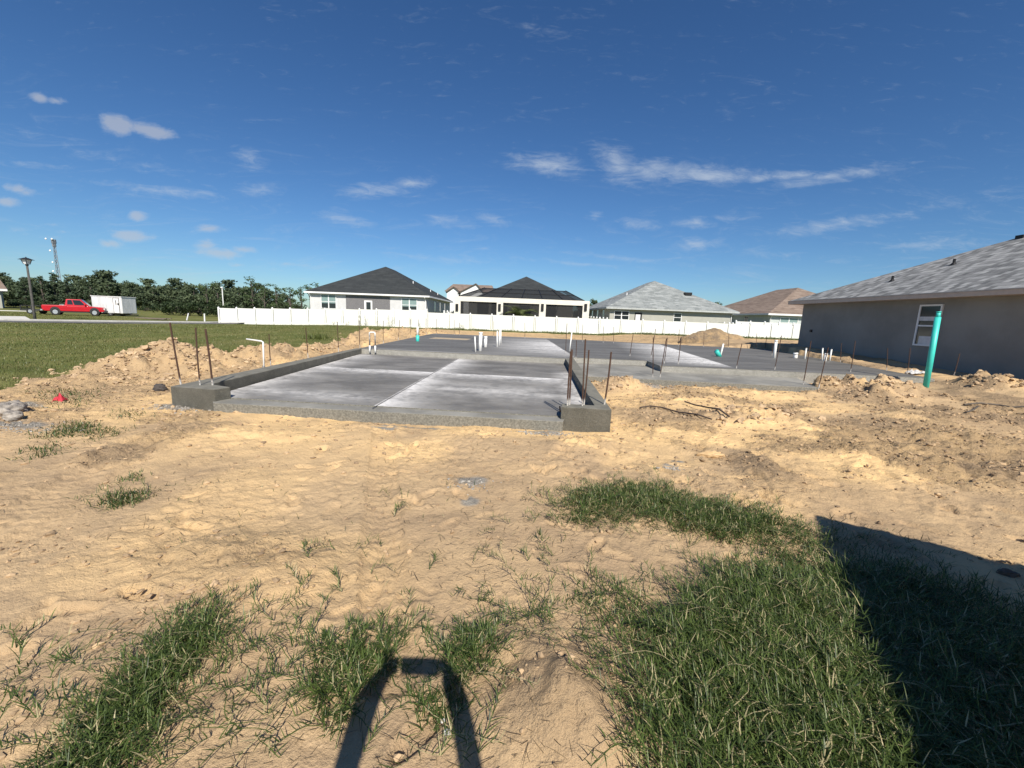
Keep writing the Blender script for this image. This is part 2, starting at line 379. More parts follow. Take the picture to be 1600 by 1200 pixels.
def m_ground(t):
    pos = t.ob
    att = lambda k: t.new('ShaderNodeAttribute', attribute_name=k).outputs['Fac']
    L, C, F, Gy = att('lawn'), att('churn'), att('fresh'), att('grey')
    n1 = t.noise(pos, .8, 5, .6); n2 = t.noise(pos, 5.0, 6, .65); n3 = t.noise(pos, 38, 5, .7); n4 = t.noise(pos, 260, 3, .7)
    jit = t.m('MULTIPLY', t.m('SUBTRACT', n2, .5), .9)
    sand = t.mix(t.rng(t.m('ADD', n1, t.m('MULTIPLY', jit, .4)), .38, .62), (.445, .318, .192), (.575, .412, .238))
    sand = t.mix(t.m('ADD', F, t.m('MULTIPLY', jit, F), clamp=True), sand, (.80, .555, .28))
    dark = t.mix(n3, (.20, .145, .095), (.42, .305, .195))
    cm_ = t.rng(t.m('ADD', t.m('MULTIPLY', C, .75), t.m('ADD', t.m('MULTIPLY', t.m('SUBTRACT', n2, .5), 1.1), t.m('MULTIPLY', t.m('SUBTRACT', n3, .5), .7))), .28, .85)
    sand = t.mix(t.m('MULTIPLY', cm_, .68), sand, dark)
    stain = t.rng(t.m('ADD', t.noise(t.map(pos, sc=(1, 2.2, 1)), 1.7, 6, .7), t.m('MULTIPLY', t.m('SUBTRACT', n3, .5), .35)), .56, .72)
    sand = t.mix(t.m('MULTIPLY', stain, .42), sand, (.36, .265, .175))
    sand = t.mix(t.rng(n4, .35, .75, 0, .28), sand, (.30, .215, .13))
    sand = t.mix(t.rng(n4, .34, .22, 0, .35), sand, (.74, .60, .42))
    n5 = t.noise(pos, 85, 4, .75); n6 = t.noise(pos, 17, 6, .75)
    sand = t.mix(t.m('MULTIPLY', t.rng(t.m('ADD', t.m('MULTIPLY', n5, .5), t.m('MULTIPLY', n6, .5)), .44, .34), t.m('ADD', .35, t.m('MULTIPLY', C, .5))), sand, (.15, .10, .06))
    sand = t.mix(t.rng(n6, .58, .72, 0, .3), sand, (.68, .52, .34))
    gv = t.new('ShaderNodeTexVoronoi', {'Vector': pos, 'Scale': 55.0})
    gcol = t.mix(gv.outputs['Distance'], (.37, .34, .29), (.20, .185, .16))
    sand = t.mix(t.rng(t.m('ADD', Gy, t.m('MULTIPLY', jit, .7)), .3, .75), sand, gcol)
    l1 = t.noise(t.map(pos, sc=(1, .45, 1)), .55, 5, .6); l2 = t.noise(pos, 9, 5, .7)
    gr = t.mix(t.rng(l1, .36, .66), (.105, .130, .032), (.185, .18, .062))
    gr = t.mix(t.rng(l2, .45, .75), gr, (.22, .19, .08))
    Lm = t.rng(t.m('ADD', L, t.m('MULTIPLY', jit, .8)), .35, .65)
    t.put(t.b.inputs['Base Color'], t.mix(Lm, sand, gr)); t.put(t.b.inputs['Roughness'], .95); t.put(t.b.inputs['Specular IOR Level'], .12)
    hgt = t.m('ADD', t.m('MULTIPLY', n2, .022), t.m('ADD', t.m('ADD', t.m('MULTIPLY', n3, .013), t.m('MULTIPLY', n6, .022)), t.m('MULTIPLY', n4, .0022)))
    hgt = t.m('MULTIPLY', hgt, t.m('ADD', .75, t.m('MULTIPLY', C, 1.1)))
    bp = t.new('ShaderNodeBump', {'Strength': 1.0, 'Distance': 1.0, 'Height': hgt})
    t.put(t.b.inputs['Normal'], bp.outputs[0])
M_ground = mat('sand_and_lawn', m_ground)
ground = np_mesh('ground', np.stack([fx, fy, GZ], 1), Q, None, M_ground, None, True, dict(lawn=lm, churn=cm, fresh=fresh, grey=grey))
tag(ground, kind='structure')

# road and kerbs away to the left
def strip(name, pts, wd, z0, z1, m, side=1):
    b = MB(); P2 = [Vector((p[0], p[1], 0)) for p in pts]
    for i, p in enumerate(P2):
        d = (P2[min(i+1, len(P2)-1)]-P2[max(i-1, 0)]).normalized(); nrm = Vector((-d.y, d.x, 0))*side
        a, c = p, p+nrm*wd; za, zc = hz(a.x, a.y), hz(c.x, c.y)
        b.v += [(a.x, a.y, za+z0), (c.x, c.y, zc+z0), (a.x, a.y, za+z1), (c.x, c.y, zc+z1)]
        if i:
            k = 4*i
            b.f += [(k-2, k-1, k+3, k+2), (k-4, k-2, k+2, k), (k-3, k+1, k+3, k-1)]
    o = b.build(name, m); tag(o, kind='structure'); return o
def m_asphalt(t):
    n = t.noise(t.ob, 1.2, 4, .6); g = t.noise(t.ob, 180, 2, .7)
    t.put(t.b.inputs['Base Color'], t.mix(t.rng(t.m('ADD', n, t.m('MULTIPLY', g, .4)), .5, .9), (.10, .098, .092), (.17, .165, .155))); t.put(t.b.inputs['Roughness'], .9)
M_asph = mat('asphalt', m_asphalt)
M_kerb = simple('kerb_concrete', (.62, .60, .55), .85, 0, .12, 3)
line = [(-47, -8), (-42, 14), (-38.4, 29.5), (-35.4, 37), (-33.0, 44.5), (-30.5, 54), (-25, 76)]
strip('road', line, 3.6, .0, .035, M_asph, -1)
strip('kerb', line, .42, .0, .15, M_kerb, 1)
apron = MB(); 
for (u, v) in []: pass
dr = [G(-60,504,-.3), G(52,502.5,-.3), G(40,499.6,-.3), G(-60,499.5,-.3)]
dz = [hz(*q)+.06 for q in dr]
apron.add([(q[0], q[1], z) for q, z in zip(dr, dz)]+[(q[0], q[1], z-.2) for q, z in zip(dr, dz)], [(0,1,2,3),(0,4,5,1),(1,5,6,2),(2,6,7,3),(3,7,4,0)])
tag(apron.build('driveway', M_kerb), kind='structure')
q0, q1 = G(-80,483.6,-.1), G(52,487.0,-.1)
strip('path', [q0, q1], 1.6, 0, .06, M_kerb, 1)

# ------------------------------------------------------------------ the new foundation
def m_floor(lines, base=(.098, .098, .105), bright=(.62, .62, .61), streak=(1, 1)):
    def f(t):
        pos = t.new('ShaderNodeNewGeometry').outputs['Position']; n1 = t.noise(t.map(pos, sc=(streak[0], streak[1], 1)), .9, 6, .62, .4); n2 = t.noise(pos, 7, 6, .7); n3 = t.noise(pos, 70, 4, .7)
        col = t.mix(t.rng(n1, .35, .68), tuple(c*.8 for c in base), tuple(c*1.35 for c in base))
        col = t.mix(t.rng(n2, .55, .8, 0, .5), col, tuple(c*2.0 for c in base))
        tot = None
        for (x0, y0, x1, y1, wl, wr, amp, fade) in lines:
            dx, dy = x1-x0, y1-y0; L = math.hypot(dx, dy); dx /= L; dy /= L
            rel = t.new('ShaderNodeVectorMath', {0: pos, 1: (x0, y0, 0)}, operation='SUBTRACT').outputs[0]
            al = t.new('ShaderNodeVectorMath', {0: rel, 1: (dx, dy, 0)}, operation='DOT_PRODUCT').outputs['Value']
            la = t.new('ShaderNodeVectorMath', {0: rel, 1: (dy, -dx, 0)}, operation='DOT_PRODUCT').outputs['Value']
            wob = t.m('MULTIPLY', t.m('SUBTRACT', n2, .5), .35)
            la2 = t.m('ADD', la, t.m('MULTIPLY', wob, min(1, wr)))
            right = t.m('POWER', t.m('SUBTRACT', 1.0, t.m('DIVIDE', t.m('MAXIMUM', la2, 0.0), wr), clamp=True), 1.9)
            left = t.m('SUBTRACT', 1.0, t.m('DIVIDE', t.m('MAXIMUM', t.m('MULTIPLY', la, -1.0), 0.0), wl), clamp=True)
            e = t.m('MULTIPLY', t.rng(al, -fade*.2-.02, fade*.5), t.rng(al, L+fade*.2+.02, L-fade*.8))
            sc_ = t.rng(t.noise(t.map(pos, rot=(0,0,.4), sc=(1.0,4.0,1)), 3.2, 8, .72, 2.2), .42, .66)
            tex = t.m('ADD', t.m('MULTIPLY', sc_, .4), t.m('MULTIPLY', t.rng(t.m('ADD', t.m('MULTIPLY', n1, .5), t.m('MULTIPLY', n2, .5)), .3, .68), .75))
            v = t.m('MULTIPLY', t.m('MULTIPLY', t.m('MULTIPLY', right, left), e), t.m('MULTIPLY', tex, amp))
            tot = v if tot is None else t.m('MAXIMUM', tot, v)
        tot = t.m('ADD', tot, t.m('MULTIPLY', t.rng(t.noise(t.map(pos, rot=(0,0,-.5), sc=(.8,6,1)), 5, 7, .75, 1.5), .60, .74), .16))
        tot = t.m('ADD', tot, t.m('MULTIPLY', t.rng(t.noise(t.map(pos, rot=(0,0,.9), sc=(.5,9,1)), 4, 6, .7, 3.0), .62, .72), .12))
        col = t.mix(t.m('MULTIPLY', t.m('POWER', tot, 1.05), 1.25, clamp=True), col, bright)
        col = t.mix(t.rng(t.noise(pos, 2.3, 7, .75, .6), .60, .74, 0, .35), col, (.33, .27, .19))
        col = t.mix(t.rng(t.noise(pos, 55, 3, .7), .70, .78, 0, .5), col, (.04, .038, .035))
        nz_ = t.new('ShaderNodeSeparateXYZ', {0: t.new('ShaderNodeNewGeometry').outputs['Normal']}).outputs[2]
        n5 = t.noise(pos, 38, 6, .75)
        col = t.mix(t.rng(nz_, .8, .4), col, t.mix(t.rng(n5, .35, .68), (.13,.125,.105), (.27,.258,.22)))
        t.put(t.b.inputs['Base Color'], col); t.put(t.b.inputs['Roughness'], t.rng(n2, .3, .7, .55, .85)); t.put(t.b.inputs['Specular IOR Level'], .3)
        bp = t.new('ShaderNodeBump', {'Strength': .6, 'Distance': .004, 'Height': t.m('ADD', n3, n2)})
        t.put(t.b.inputs['Normal'], bp.outputs[0])
    return f
M_gfloor = mat('garage_concrete', m_floor([(-1.72,13.4,-2.02,5.9,.02,.0001,0,.1), (-2.02,5.7,-1.72,13.4,.04,1.1,1.0,.4), (-4.95,10.0,1.3,9.42,.03,1.5,1.0,.3), (-4.7,5.9,-4.95,13.4,.05,1.2,.85,.6),
   (-4.8,6.9,-1.9,6.35,.5,.9,.55,.9), (-1.6,7.6,1.1,7.2,1.2,1.2,.5,.8), (1.15,6.3,1.5,11,.5,.05,.75,1.0), (-5,13.3,1.4,12.5,.02,.22,.4,.2)], (.172,.164,.150), (.84,.82,.79), (1, 1.8)))
M_mfloor = mat('slab_concrete', m_floor([(2.0,13.1,1.9,25.1,3.4,.05,.95,7.0), (6.4,11.9,8.2,23.4,2.6,.10,1.1,2.0), (2.6,25.2,-3,25.6,.9,.05,.3,1.0), (-4.9,13.7,1.4,12.9,.02,.35,.3,.2)], (.135,.131,.122), (.86,.84,.81), (.35, 2.6)))
M_porch = mat('porch_concrete', m_floor([(4.4,11.4,8.2,11.1,.05,.3,.25,.4)], (.25,.24,.21), (.5,.49,.46)))
def m_rough(c0, c1):
    def f(t):
        v = t.new('ShaderNodeTexVoronoi', {'Vector': t.new('ShaderNodeVectorMath', {0: t.ob, 1: t.new('ShaderNodeTexNoise', {'Scale': 14.0, 'Detail': 3.0}).outputs['Color']}, operation='ADD').outputs[0], 'Scale': 26.0}); n = t.noise(t.ob, 5, 6, .7); n3 = t.noise(t.ob, 90, 3, .7)
        sx_ = t.new('ShaderNodeSeparateXYZ', {0: t.new('ShaderNodeNewGeometry').outputs['Normal']}).outputs[2]
        side = t.rng(sx_, .9, .4)
        a = t.mix(t.rng(n, .3, .7), c0, c1)
        peb = t.mix(t.rng(n3, .35, .7), tuple(c*.55 for c in c0), tuple(min(1, c*2.1) for c in c1))
        t.put(t.b.inputs['Base Color'], t.mix(t.m('MULTIPLY', side, t.rng(v.outputs['Distance'], .15, .5, .75, .1)), a, peb)); t.put(t.b.inputs['Roughness'], .92)
        hh = t.m('ADD', t.m('MULTIPLY', v.outputs['Distance'], t.m('MULTIPLY', side, -.012)), t.m('ADD', t.m('MULTIPLY', n, .008), t.m('MULTIPLY', n3, .002)))
        t.put(t.b.inputs['Normal'], t.new('ShaderNodeBump', {'Strength': 1.0, 'Distance': 1.0, 'Height': hh}).outputs[0])
    return f
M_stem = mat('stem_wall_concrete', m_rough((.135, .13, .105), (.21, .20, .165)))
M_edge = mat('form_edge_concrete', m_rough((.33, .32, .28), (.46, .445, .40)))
slab = thing('concrete_foundation', 'dark grey concrete house foundation with a garage floor and raised stem walls on the sand', 'foundation', (-1.5, 6, 0))
GF = [(-4.62,6.14),(.75,5.72),(1.24,5.72),(1.62,12.62),(-4.98,13.45)]
b = MB().prism(GF, -.3, .12); gf = b.build('garage_floor', M_gfloor, slab, world=True)
b = MB().prism([(-4.32,5.79),(.72,5.47),(.78,5.715),(-4.6,6.135)], -.35, .106); b.build('door_recess', M_porch, slab, bevel=.008, world=True)
lb = MB().prism([(-5.1,6.0),(-4.36,5.88),(-4.28,6.12),(-4.72,6.3),(-4.98,13.46),(-5.18,13.5)], -.3, .285)
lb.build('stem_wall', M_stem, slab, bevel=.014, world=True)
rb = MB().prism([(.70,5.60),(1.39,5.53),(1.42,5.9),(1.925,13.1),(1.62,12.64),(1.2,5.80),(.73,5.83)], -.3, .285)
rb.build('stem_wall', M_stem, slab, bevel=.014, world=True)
jt = MB()
for (x0, y0, x1, y1) in [(-4.93,9.99,1.34,9.42), (-2.0,5.76,-1.72,13.35)]:
    d = Vector((x1-x0, y1-y0, 0)).normalized(); nn = Vector((-d.y, d.x, 0))*.008
    p0, p1 = Vector((x0, y0, .1245)), Vector((x1, y1, .1245))
    jt.add([p0-nn, p1-nn, p1+nn, p0+nn], [(0, 1, 2, 3)])
M_dark = simple('joint_grey', (.05, .05, .05), .9)
jt.build('saw_cut_joint', M_dark, gf, world=True).location = (0, 0, 0)
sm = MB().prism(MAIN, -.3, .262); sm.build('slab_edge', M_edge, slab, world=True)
mt = MB().prism([(-5.10,13.5),(1.62,12.66),(1.95,13.15),(4.25,12.98),(4.18,11.60),(6.3,11.49),(9.43,11.21),(11.36,11.05),(13.66,22.16),(2.3,25.26),(-5.06,25.86)], .255, .283)
mt.build('house_floor', M_mfloor, slab, bevel=.006, world=True)
MB().prism(PORCH, -.3, .125).build('porch_floor', M_porch, slab, bevel=.01, world=True)
fb = MB()
for (x, y, s) in [(-4.2,20.4,.9)]: fb.prism([(x,y),(x+1.9,y-.12),(x+2.0,y+1.0),(x+.1,y+1.1)], .2, .288)
fb.build('plumbing_box_out', simple('box_out_sand', (.42,.33,.22), .95), slab, world=True)

# ------------------------------------------------------------------ reinforcing rods
def m_rebar(t):
    g = t.new('ShaderNodeSeparateXYZ', {0: t.tc.outputs['Object']}).outputs[2]
    n = t.noise(t.ob, 30, 4, .7)
    rust = t.mix(n, (.045, .028, .02), (.12, .062, .04))
    t.put(t.b.inputs['Base Color'], t.mix(t.m('MULTIPLY', t.rng(t.m('ADD', g, t.m('MULTIPLY', n, .07)), .16, .07), t.rng(n, .3, .5)), rust, (.62, .60, .56)))
    t.put(t.b.inputs['Roughness'], .8); t.put(t.b.inputs['Metallic'], .2)
    sn = t.new('ShaderNodeTexWave', {'Vector': t.ob, 'Scale': 28.0}, bands_direction='Z')
    t.put(t.b.inputs['Normal'], t.new('ShaderNodeBump', {'Strength': .6, 'Distance': .003, 'Height': sn.outputs['Fac']}).outputs[0])
M_rebar = mat('rusty_steel', m_rebar)
def rebar(bu, bv, tu, tv, z, label, group=None, rad=.0105, m=None, name='rebar_rod', cat='rebar rod'):
    x, y = G(bu, bv, z); X, Z = P(tu, tv, y)
    o = MB(); n = 5; w1 = random.uniform(-.01, .01); w2 = random.uniform(-.01, .01); L = Z-z
    o.tube([((X-x)*k/n+w1*math.sin(3*k/n), w2*math.sin(4*k/n), -.12+(L+.12)*k/n) for k in range(n+1)], rad, 7)
    q = o.build(name, m or M_rebar, smooth=False); q.location = (x, y, z)
    return tag(q, label, cat, group)
gl = 'rebar rods at the garage entrance blocks'
rebar(283.6,601,266,504,.28,'rusty rebar rod on the left entrance block, outermost of its three',gl,.0125)
rebar(313,602,305.5,512,.28,'rusty rebar rod on the left entrance block, middle of its three and thinnest',gl,.011)
rebar(332.6,602,320.6,514,.28,'thick rusty rebar rod on the left entrance block, nearest the garage opening',gl,.014)
rebar(886.8,634,892.0,549,.28,'straight rusty rebar rod on the right entrance block, leftmost of the group',gl,.0125)
rebar(889.8,633,893.6,546,.28,'short rusty rebar rod tied against its neighbour at the left of the right entrance block',gl,.0125)
rebar(910,634.5,914.8,530,.28,'tallest rusty rebar rod on the right entrance block, beside the stem wall shadow',gl,.011)
rebar(911.5,633,920,547,.28,'rusty rebar rod splayed right from the middle of the right entrance block',gl,.011)
rebar(943,632,955,550,.28,'rusty rebar rod leaning right on the outer corner of the right entrance block',gl,.0125)
rebar(875.5,656,874.6,634.5,.0,'short rebar stub against the garage side of the right entrance block',gl,.011)
gl = 'rebar rods along the left stem wall'
rebar(423,566,420,522,.28,'dark rebar rod on the left stem wall beside the bent white pipe',gl)
rebar(481.5,557,478,512,.28,'dark rebar rod on the left stem wall where the garage joint meets it',gl)
rebar(529,548,527,502.6,.28,'dark rebar rod on the left stem wall shortly before its far end',gl)
rebar(562.5,543,561,501,.28,'dark rebar rod on the far end corner of the left stem wall',gl)
gl = 'rebar rods along the left slab edge'
rebar(599,535.5,599,501,.28,'rebar rod just beyond the gooseneck pipe on the left slab edge',gl)
rebar(622,530,624.5,500,.28,'rebar rod midway along the left slab edge',gl)
rebar(642,526,641.6,499,.28,'rebar rod left of the white and teal pipe',gl)
rebar(655,532,653.5,499,.28,'rebar rod standing against the white and teal pipe',gl,.009)
bk = 'thin rebar rod standing along the far back edge of the foundation before the white fence'
for (u, v, tu, tv) in [(666,521.5,666,497.5),(682,521.8,682,498.5),(709.7,523.5,709.7,499.4),(718,523.8,718,504),(771.6,526.2,771.6,502),(820,528.5,820,504),(910,533.8,910.7,507),(942.7,535.5,943,510),
                       (958.6,536.2,959,510.6),(1060,540.5,1061.5,514.6),(1099.5,542,1100,518.7),(1138,544,1139,519.5),(1181,545.5,1182.7,521),(1195,547,1198,524.4)]:
    rebar(u, v, tu, tv, .28, bk, 'rebar rods along the back edge of the slab', .011)
gl = 'rebar rods around the porch and house floor'
rebar(884,552,886,505.5,.28,'rebar rod rising from the house floor just behind the garage corner',gl)
rebar(899.6,561.7,901,531.7,.28,'short rebar rod at the meeting of garage stem wall and porch step',gl)
rebar(983.8,556.5,989.5,521,.28,'rebar rod leaning right above the middle of the left porch step',gl)
rebar(1020.4,589.4,1020.7,527,.125,'rebar rod with white splashed foot on the porch floor, left of two',gl)
rebar(1016.5,558.5,1024.4,514,.28,'rebar rod on the house floor just beyond the porch step corner',gl)
rebar(1030.6,589,1041.3,529,.125,'rebar rod with white splashed foot on the porch floor, right of two and leaning right',gl)
rebar(1037.4,568,1042.5,527.6,.28,'rebar rod on the near corner of the porch step recess',gl)
rebar(1059.4,569,1064,529,.28,'rebar rod on the house floor edge right of the recess corner',gl)
rebar(1150,575.8,1159.3,536.6,.28,'rebar rod at the end of the bright streak, leaning right on the floor edge',gl)
rebar(1210,577.5,1221,524.4,.28,'long rebar rod on the front floor edge, in line with the tallest white pipe',gl)
rebar(1254.7,600.5,1267.7,532.5,.125,'long rebar rod at the right end of the porch floor, further from the corner',gl)
rebar(1279,605.0,1294,543,.125,'long rebar rod at the very right corner of the porch floor',gl)
rebar(1328.6,581,1336.7,532.5,.28,'rebar rod with a pale foot behind the clods right of the porch',gl)
gl = 'rebar rods along the right slab edge'
rebar(1314,566,1315,536,.28,'rebar rod on the right slab edge at the far end before the grey wall',gl)
rebar(1385.5,578,1387,544,.28,'rebar rod on the right slab edge in front of the blank grey wall',gl)
rebar(1417.5,583,1422.5,544,.28,'rebar rod on the right slab edge beside the crumpled white bag',gl)
rebar(1490,586,1500,552.5,.3,'rebar rod leaning right in the dirt beyond the tall teal pipe',gl)
rebar(1206.4,555,1208,538,.28,'brown rod just left of the tallest white pipe',gl)

# loose rods on the sand
def ground_rod(pts, label, rad=.011, name='rebar_rod', cat='rebar rod', m=None, lift=.02):
    q = [G(u, v, .05) for (u, v) in pts]; x0, y0 = q[0]; z0 = hz(x0, y0)
    o = MB().tube([(x-x0, y-y0, max(hz(x, y), 0)+lift-z0) for (x, y) in q], rad, 7).build(name, m or M_rod)
    o.location = (x0, y0, z0); return tag(o, label, cat)
M_rod = simple('dark_rod', (.07, .05, .04), .8)
ground_rod([(1000,635),(1016,632.5),(1035,635),(1060,642),(1088,649.5),(1112,655)], 'bent rebar rod lying on the sand right of the garage, left of two', .012, lift=.03)
ground_rod([(1070,627.5),(1085,632.5),(1105,641),(1122,649),(1139,655.5)], 'straight rebar rod lying on the sand right of the garage, right of two', .013, lift=.05)

# ------------------------------------------------------------------ pipes
M_pvc = simple('white_pvc', (.80, .80, .77), .45, 0, .05, 8)
M_teal = simple('teal_pvc', (.05, .56, .48), .45, 0, .08, 3)
M_conduit = simple('grey_conduit', (.24, .22, .2), .5, .4)
def pipe(bu, bv, tu, tv, z, rad, label, group=None, m=None, name='plumbing_pipe'):
    x, y = G(bu, bv, z); X, Z = P(tu, tv, y); L = Z-z
    t = thing(name, label, 'pipe', (x, y, z), 0, group)
    MB().tube([(0, 0, -.1), (X-x, 0, L)], rad, 14).build('pipe_body', m or M_pvc, t, True)
    a = Vector((X-x, 0, L)).normalized(); e = Vector((X-x, 0, L))
    MB().tube([e-a*rad*.9, e+a*rad*.15], rad*1.14, 14).build('pipe_cap', m or M_pvc, t, True)
    return t
g1 = 'white plumbing pipes in the middle of the slab'
pipe(743.4,550,742,525.6,.28,.022,'thin white pipe at the left of the pipe cluster in mid slab',g1)
pipe(750,548.5,751.3,519.5,.28,.062,'thick tall white pipe in the pipe cluster in mid slab',g1)
pipe(758.4,542.5,758.8,526,.28,.065,'thick short white pipe in the pipe cluster in mid slab',g1)
pipe(776.8,542,777.2,517,.28,.032,'nearest slim white pipe of the row of three in mid slab',g1)
pipe(779.8,539.5,781,515.5,.28,.03,'middle slim white pipe of the row of three in mid slab',g1)
pipe(782.6,537,782.4,514,.28,.03,'farthest slim white pipe of the row of three in mid slab',g1)
g2 = 'white pipes at the right side of the slab'
pipe(1209.5,559.5,1213,531.7,.28,.05,'tallest white pipe on the right side of the slab before the grey house corner',g2)
pipe(1243,559.5,1243.3,551.7,.28,.075,'short wide white pipe stub on the right side of the slab',g2)
pipe(1257.4,561,1260,544,.28,.026,'slim white pipe beside the short wide stub',g2)
pipe(1284.8,563,1285.6,544,.28,.024,'slim white pipe at the slab edge, left of a pair under the grey wall',g2)
pipe(1296.4,563.5,1299.4,546,.28,.026,'slim white pipe at the slab edge, right of a pair under the grey wall',g2)
pipe(1288.4,564.5,1291,552.5,.28,.05,'stout white pipe by the long rod at the porch corner',g2)
pipe(889.7,549,893.6,518.5,.28,.022,'white stake pipe standing behind the garage corner rods',g2)
x, y = G(652.5, 533, .29); zt = P(652.5, 524, y)[1]; zt2 = P(652.5, 510, y)[1]
t = thing('plumbing_pipe', 'white pipe in a teal sleeve in a sandy square at the left of the slab', 'pipe', (x, y, .28))
MB().tube([(0,0,-.1),(0,0,zt-.28)], .075, 14).build('sleeve', M_teal, t, True)
MB().tube([(0,0,zt-.30),(0,0,zt2-.28)], .045, 14).build('pipe_body', M_pvc, t, True)
x, y = G(1125, 556.5, .3); X, Z = P(1130.4, 537, y)
t = thing('plumbing_pipe', 'slim white pipe with a slanting teal elbow at its foot', 'pipe', (x, y, .28))
MB().tube([(0,0,-.1),(X-x,0,Z-.28)], .03, 12).build('pipe_body', M_pvc, t, True)
X, Z = P(1119.5, 548.5, y-.1)
MB().tube([(-.02,0,.0),(X-x,-.1,Z-.28)], .085, 14).build('elbow', M_teal, t, True)
# gooseneck and bent pipe on the stem wall
x, y = G(577.8, 546, .28); X2 = G(587.8, 546, .28)[0]-x; zt = P(576.5, 519, y)[1]-.28
t = thing('gooseneck_pipe', 'white topped gooseneck pipe with two legs at the far end of the left stem wall', 'pipe', (x, y, .28))
for xx in (0, X2):
    MB().tube([(xx,0,.12),(xx,0,zt-.1)], .022, 10).build('leg', M_conduit, t, True)
    MB().tube([(xx,0,-.1),(xx,0,.13)], .028, 10).build('foot', M_pvc, t, True)
MB().tube([(0,0,zt-.12),(0,0,zt-.02),(.03,0,zt),(X2-.03,0,zt),(X2,0,zt-.02),(X2,0,zt-.14)], .023, 10).build('bend', M_pvc, t, True)
x, y = G(412, 576, .2); X, Z = P(411, 533.3, y); X3, Z3 = P(385, 529.8, y)
t = thing('bent_pipe', 'slim white pipe bent to the left at its top beside the left stem wall', 'pipe', (x, y, .2))
MB().tube([(0,0,-.2),(X-x,0,Z-.215),(X-x-.03,0,Z-.2),(X3-x,0,Z3-.2)], .017, 10).build('pipe_body', M_pvc, t, True)
MB().tube([(0,0,-.15),(0,0,.06)], .03, 10).build('foot', M_conduit, t, True)
# the big teal pipe
x, y = G(1448, 596, .26); z = .22; X, Z = P(1465.5, 495.5, y)
t = thing('sewer_pipe', 'tall thick teal pipe with a narrower top standing tilted by the near grey house', 'pipe', (x, y, z))
e = Vector((X-x, 0, Z-z)); a = e.normalized()
MB().tube([-a*.3, e], .062, 24).build('pipe_body', M_teal, t, True)
MB().tube([e-a*.02, e+a*.115], .043, 20).build('coupling', M_teal, t, True)
MB().tube([e+a*.115, e+a*.14], .049, 20).build('rim', M_teal, t, True)
o = ground_rod([(1500,586.5),(1508,586),(1516,585.5),(1522,586)], 'short teal pipe lying on the dirt by the grey wall', .05, 'teal_pipe', 'pipe', M_teal, .04)
# ------------------------------------------------------------------ houses
def m_shingle(c0, c1, c2, sc=1.0, contrast=1.0, bw=1.0, mixb=.45, blot=.5):
    def f(t):
        uv = t.new('ShaderNodeUVMap').outputs[0]
        br = t.new('ShaderNodeTexBrick', {'Vector': uv, 'Color1': (0,0,0,1), 'Color2': (1,1,1,1), 'Mortar': (.5,.5,.5,1), 'Scale': 1.0/sc, 'Mortar Size': .006, 'Brick Width': .30*bw, 'Row Height': .145, 'Bias': 0.0}, offset=.5)
        br2 = t.new('ShaderNodeTexBrick', {'Vector': t.map(uv, (.11, .0, 0)), 'Color1': (0,0,0,1), 'Color2': (1,1,1,1), 'Mortar': (.5,.5,.5,1), 'Scale': 1.0/sc, 'Mortar Size': .0, 'Brick Width': .47*bw, 'Row Height': .145}, offset=.37)
        n = t.noise(uv, 1.1, 4, .6); g = t.noise(uv, 60, 2, .7)
        k = t.m('ADD', t.m('MULTIPLY', br.outputs[0], mixb), t.m('MULTIPLY', br2.outputs[0], 1-mixb))
        k = t.m('ADD', t.m('MULTIPLY', t.m('SUBTRACT', k, .5), contrast), .5)
        k = t.m('ADD', k, t.m('MULTIPLY', t.m('SUBTRACT', t.m('ADD', t.m('MULTIPLY', n, blot), t.m('MULTIPLY', g, 1-blot)), .5), .35))
        c = t.mix(t.rng(k, .0, .5, smooth=False), c0, c1); c = t.mix(t.rng(k, .5, 1., smooth=False), c, c2)
        row = t.m('FRACT', t.m('DIVIDE', t.new('ShaderNodeSeparateXYZ', {0: uv}).outputs[1], .145*sc))
        c = t.mix(t.m('MULTIPLY', t.rng(row, .14, .02), .55), c, (.02, .02, .02))
        t.put(t.b.inputs['Base Color'], c); t.put(t.b.inputs['Roughness'], .9); t.put(t.b.inputs['Specular IOR Level'], .2)
        t.put(t.b.inputs['Normal'], t.new('ShaderNodeBump', {'Strength': .8, 'Distance': .015*sc, 'Height': t.m('SUBTRACT', g, t.m('MULTIPLY', row, .9))}).outputs[0])
    return f
M_roof_dark = mat('charcoal_shingle', m_shingle((.030,.034,.036), (.044,.049,.051), (.066,.072,.073), 2.2, .7))
M_roof_grey = mat('pale_grey_shingle', m_shingle((.16,.175,.175), (.27,.29,.285), (.42,.44,.43), 1.9, .9))
M_roof_brown = mat('brown_shingle', m_shingle((.15,.112,.09), (.25,.19,.15), (.34,.27,.22), 2.0, .8))
M_roof_near = mat('weathered_grey_shingle', m_shingle((.12,.125,.126), (.26,.265,.265), (.42,.425,.42), 1.75, 1.0, .36, .85, .1))
M_white = simple('white_paint', (.80, .80, .79), .6, 0, .04, 2)
M_wall_white = simple('white_stucco', (.60, .60, .60), .85, 0, .05, 1.5, .004, 60)
M_wall_cream = simple('cream_stucco', (.72, .69, .61), .85, 0, .05, 1.5, .004, 60)
M_wall_grey = simple('greige_stucco', (.40, .395, .35), .85, 0, .05, 1.5, .004, 60)
M_wall_pale = simple('pale_green_stucco', (.50, .54, .53), .85, 0, .05, 1.5)
M_siding = simple('grey_blind', (.17, .165, .17), .7, 0, .15, 12)
M_soffit = simple('soffit_white', (.62, .62, .60), .7, 0, .04)
def m_glass(t):
    n = t.noise(t.ob, .9, 3)
    t.put(t.b.inputs['Base Color'], t.mix(n, (.012, .016, .018), (.035, .045, .047))); t.put(t.b.inputs['Roughness'], .08); t.put(t.b.inputs['Specular IOR Level'], .55)
M_glass = mat('window_glass', m_glass)
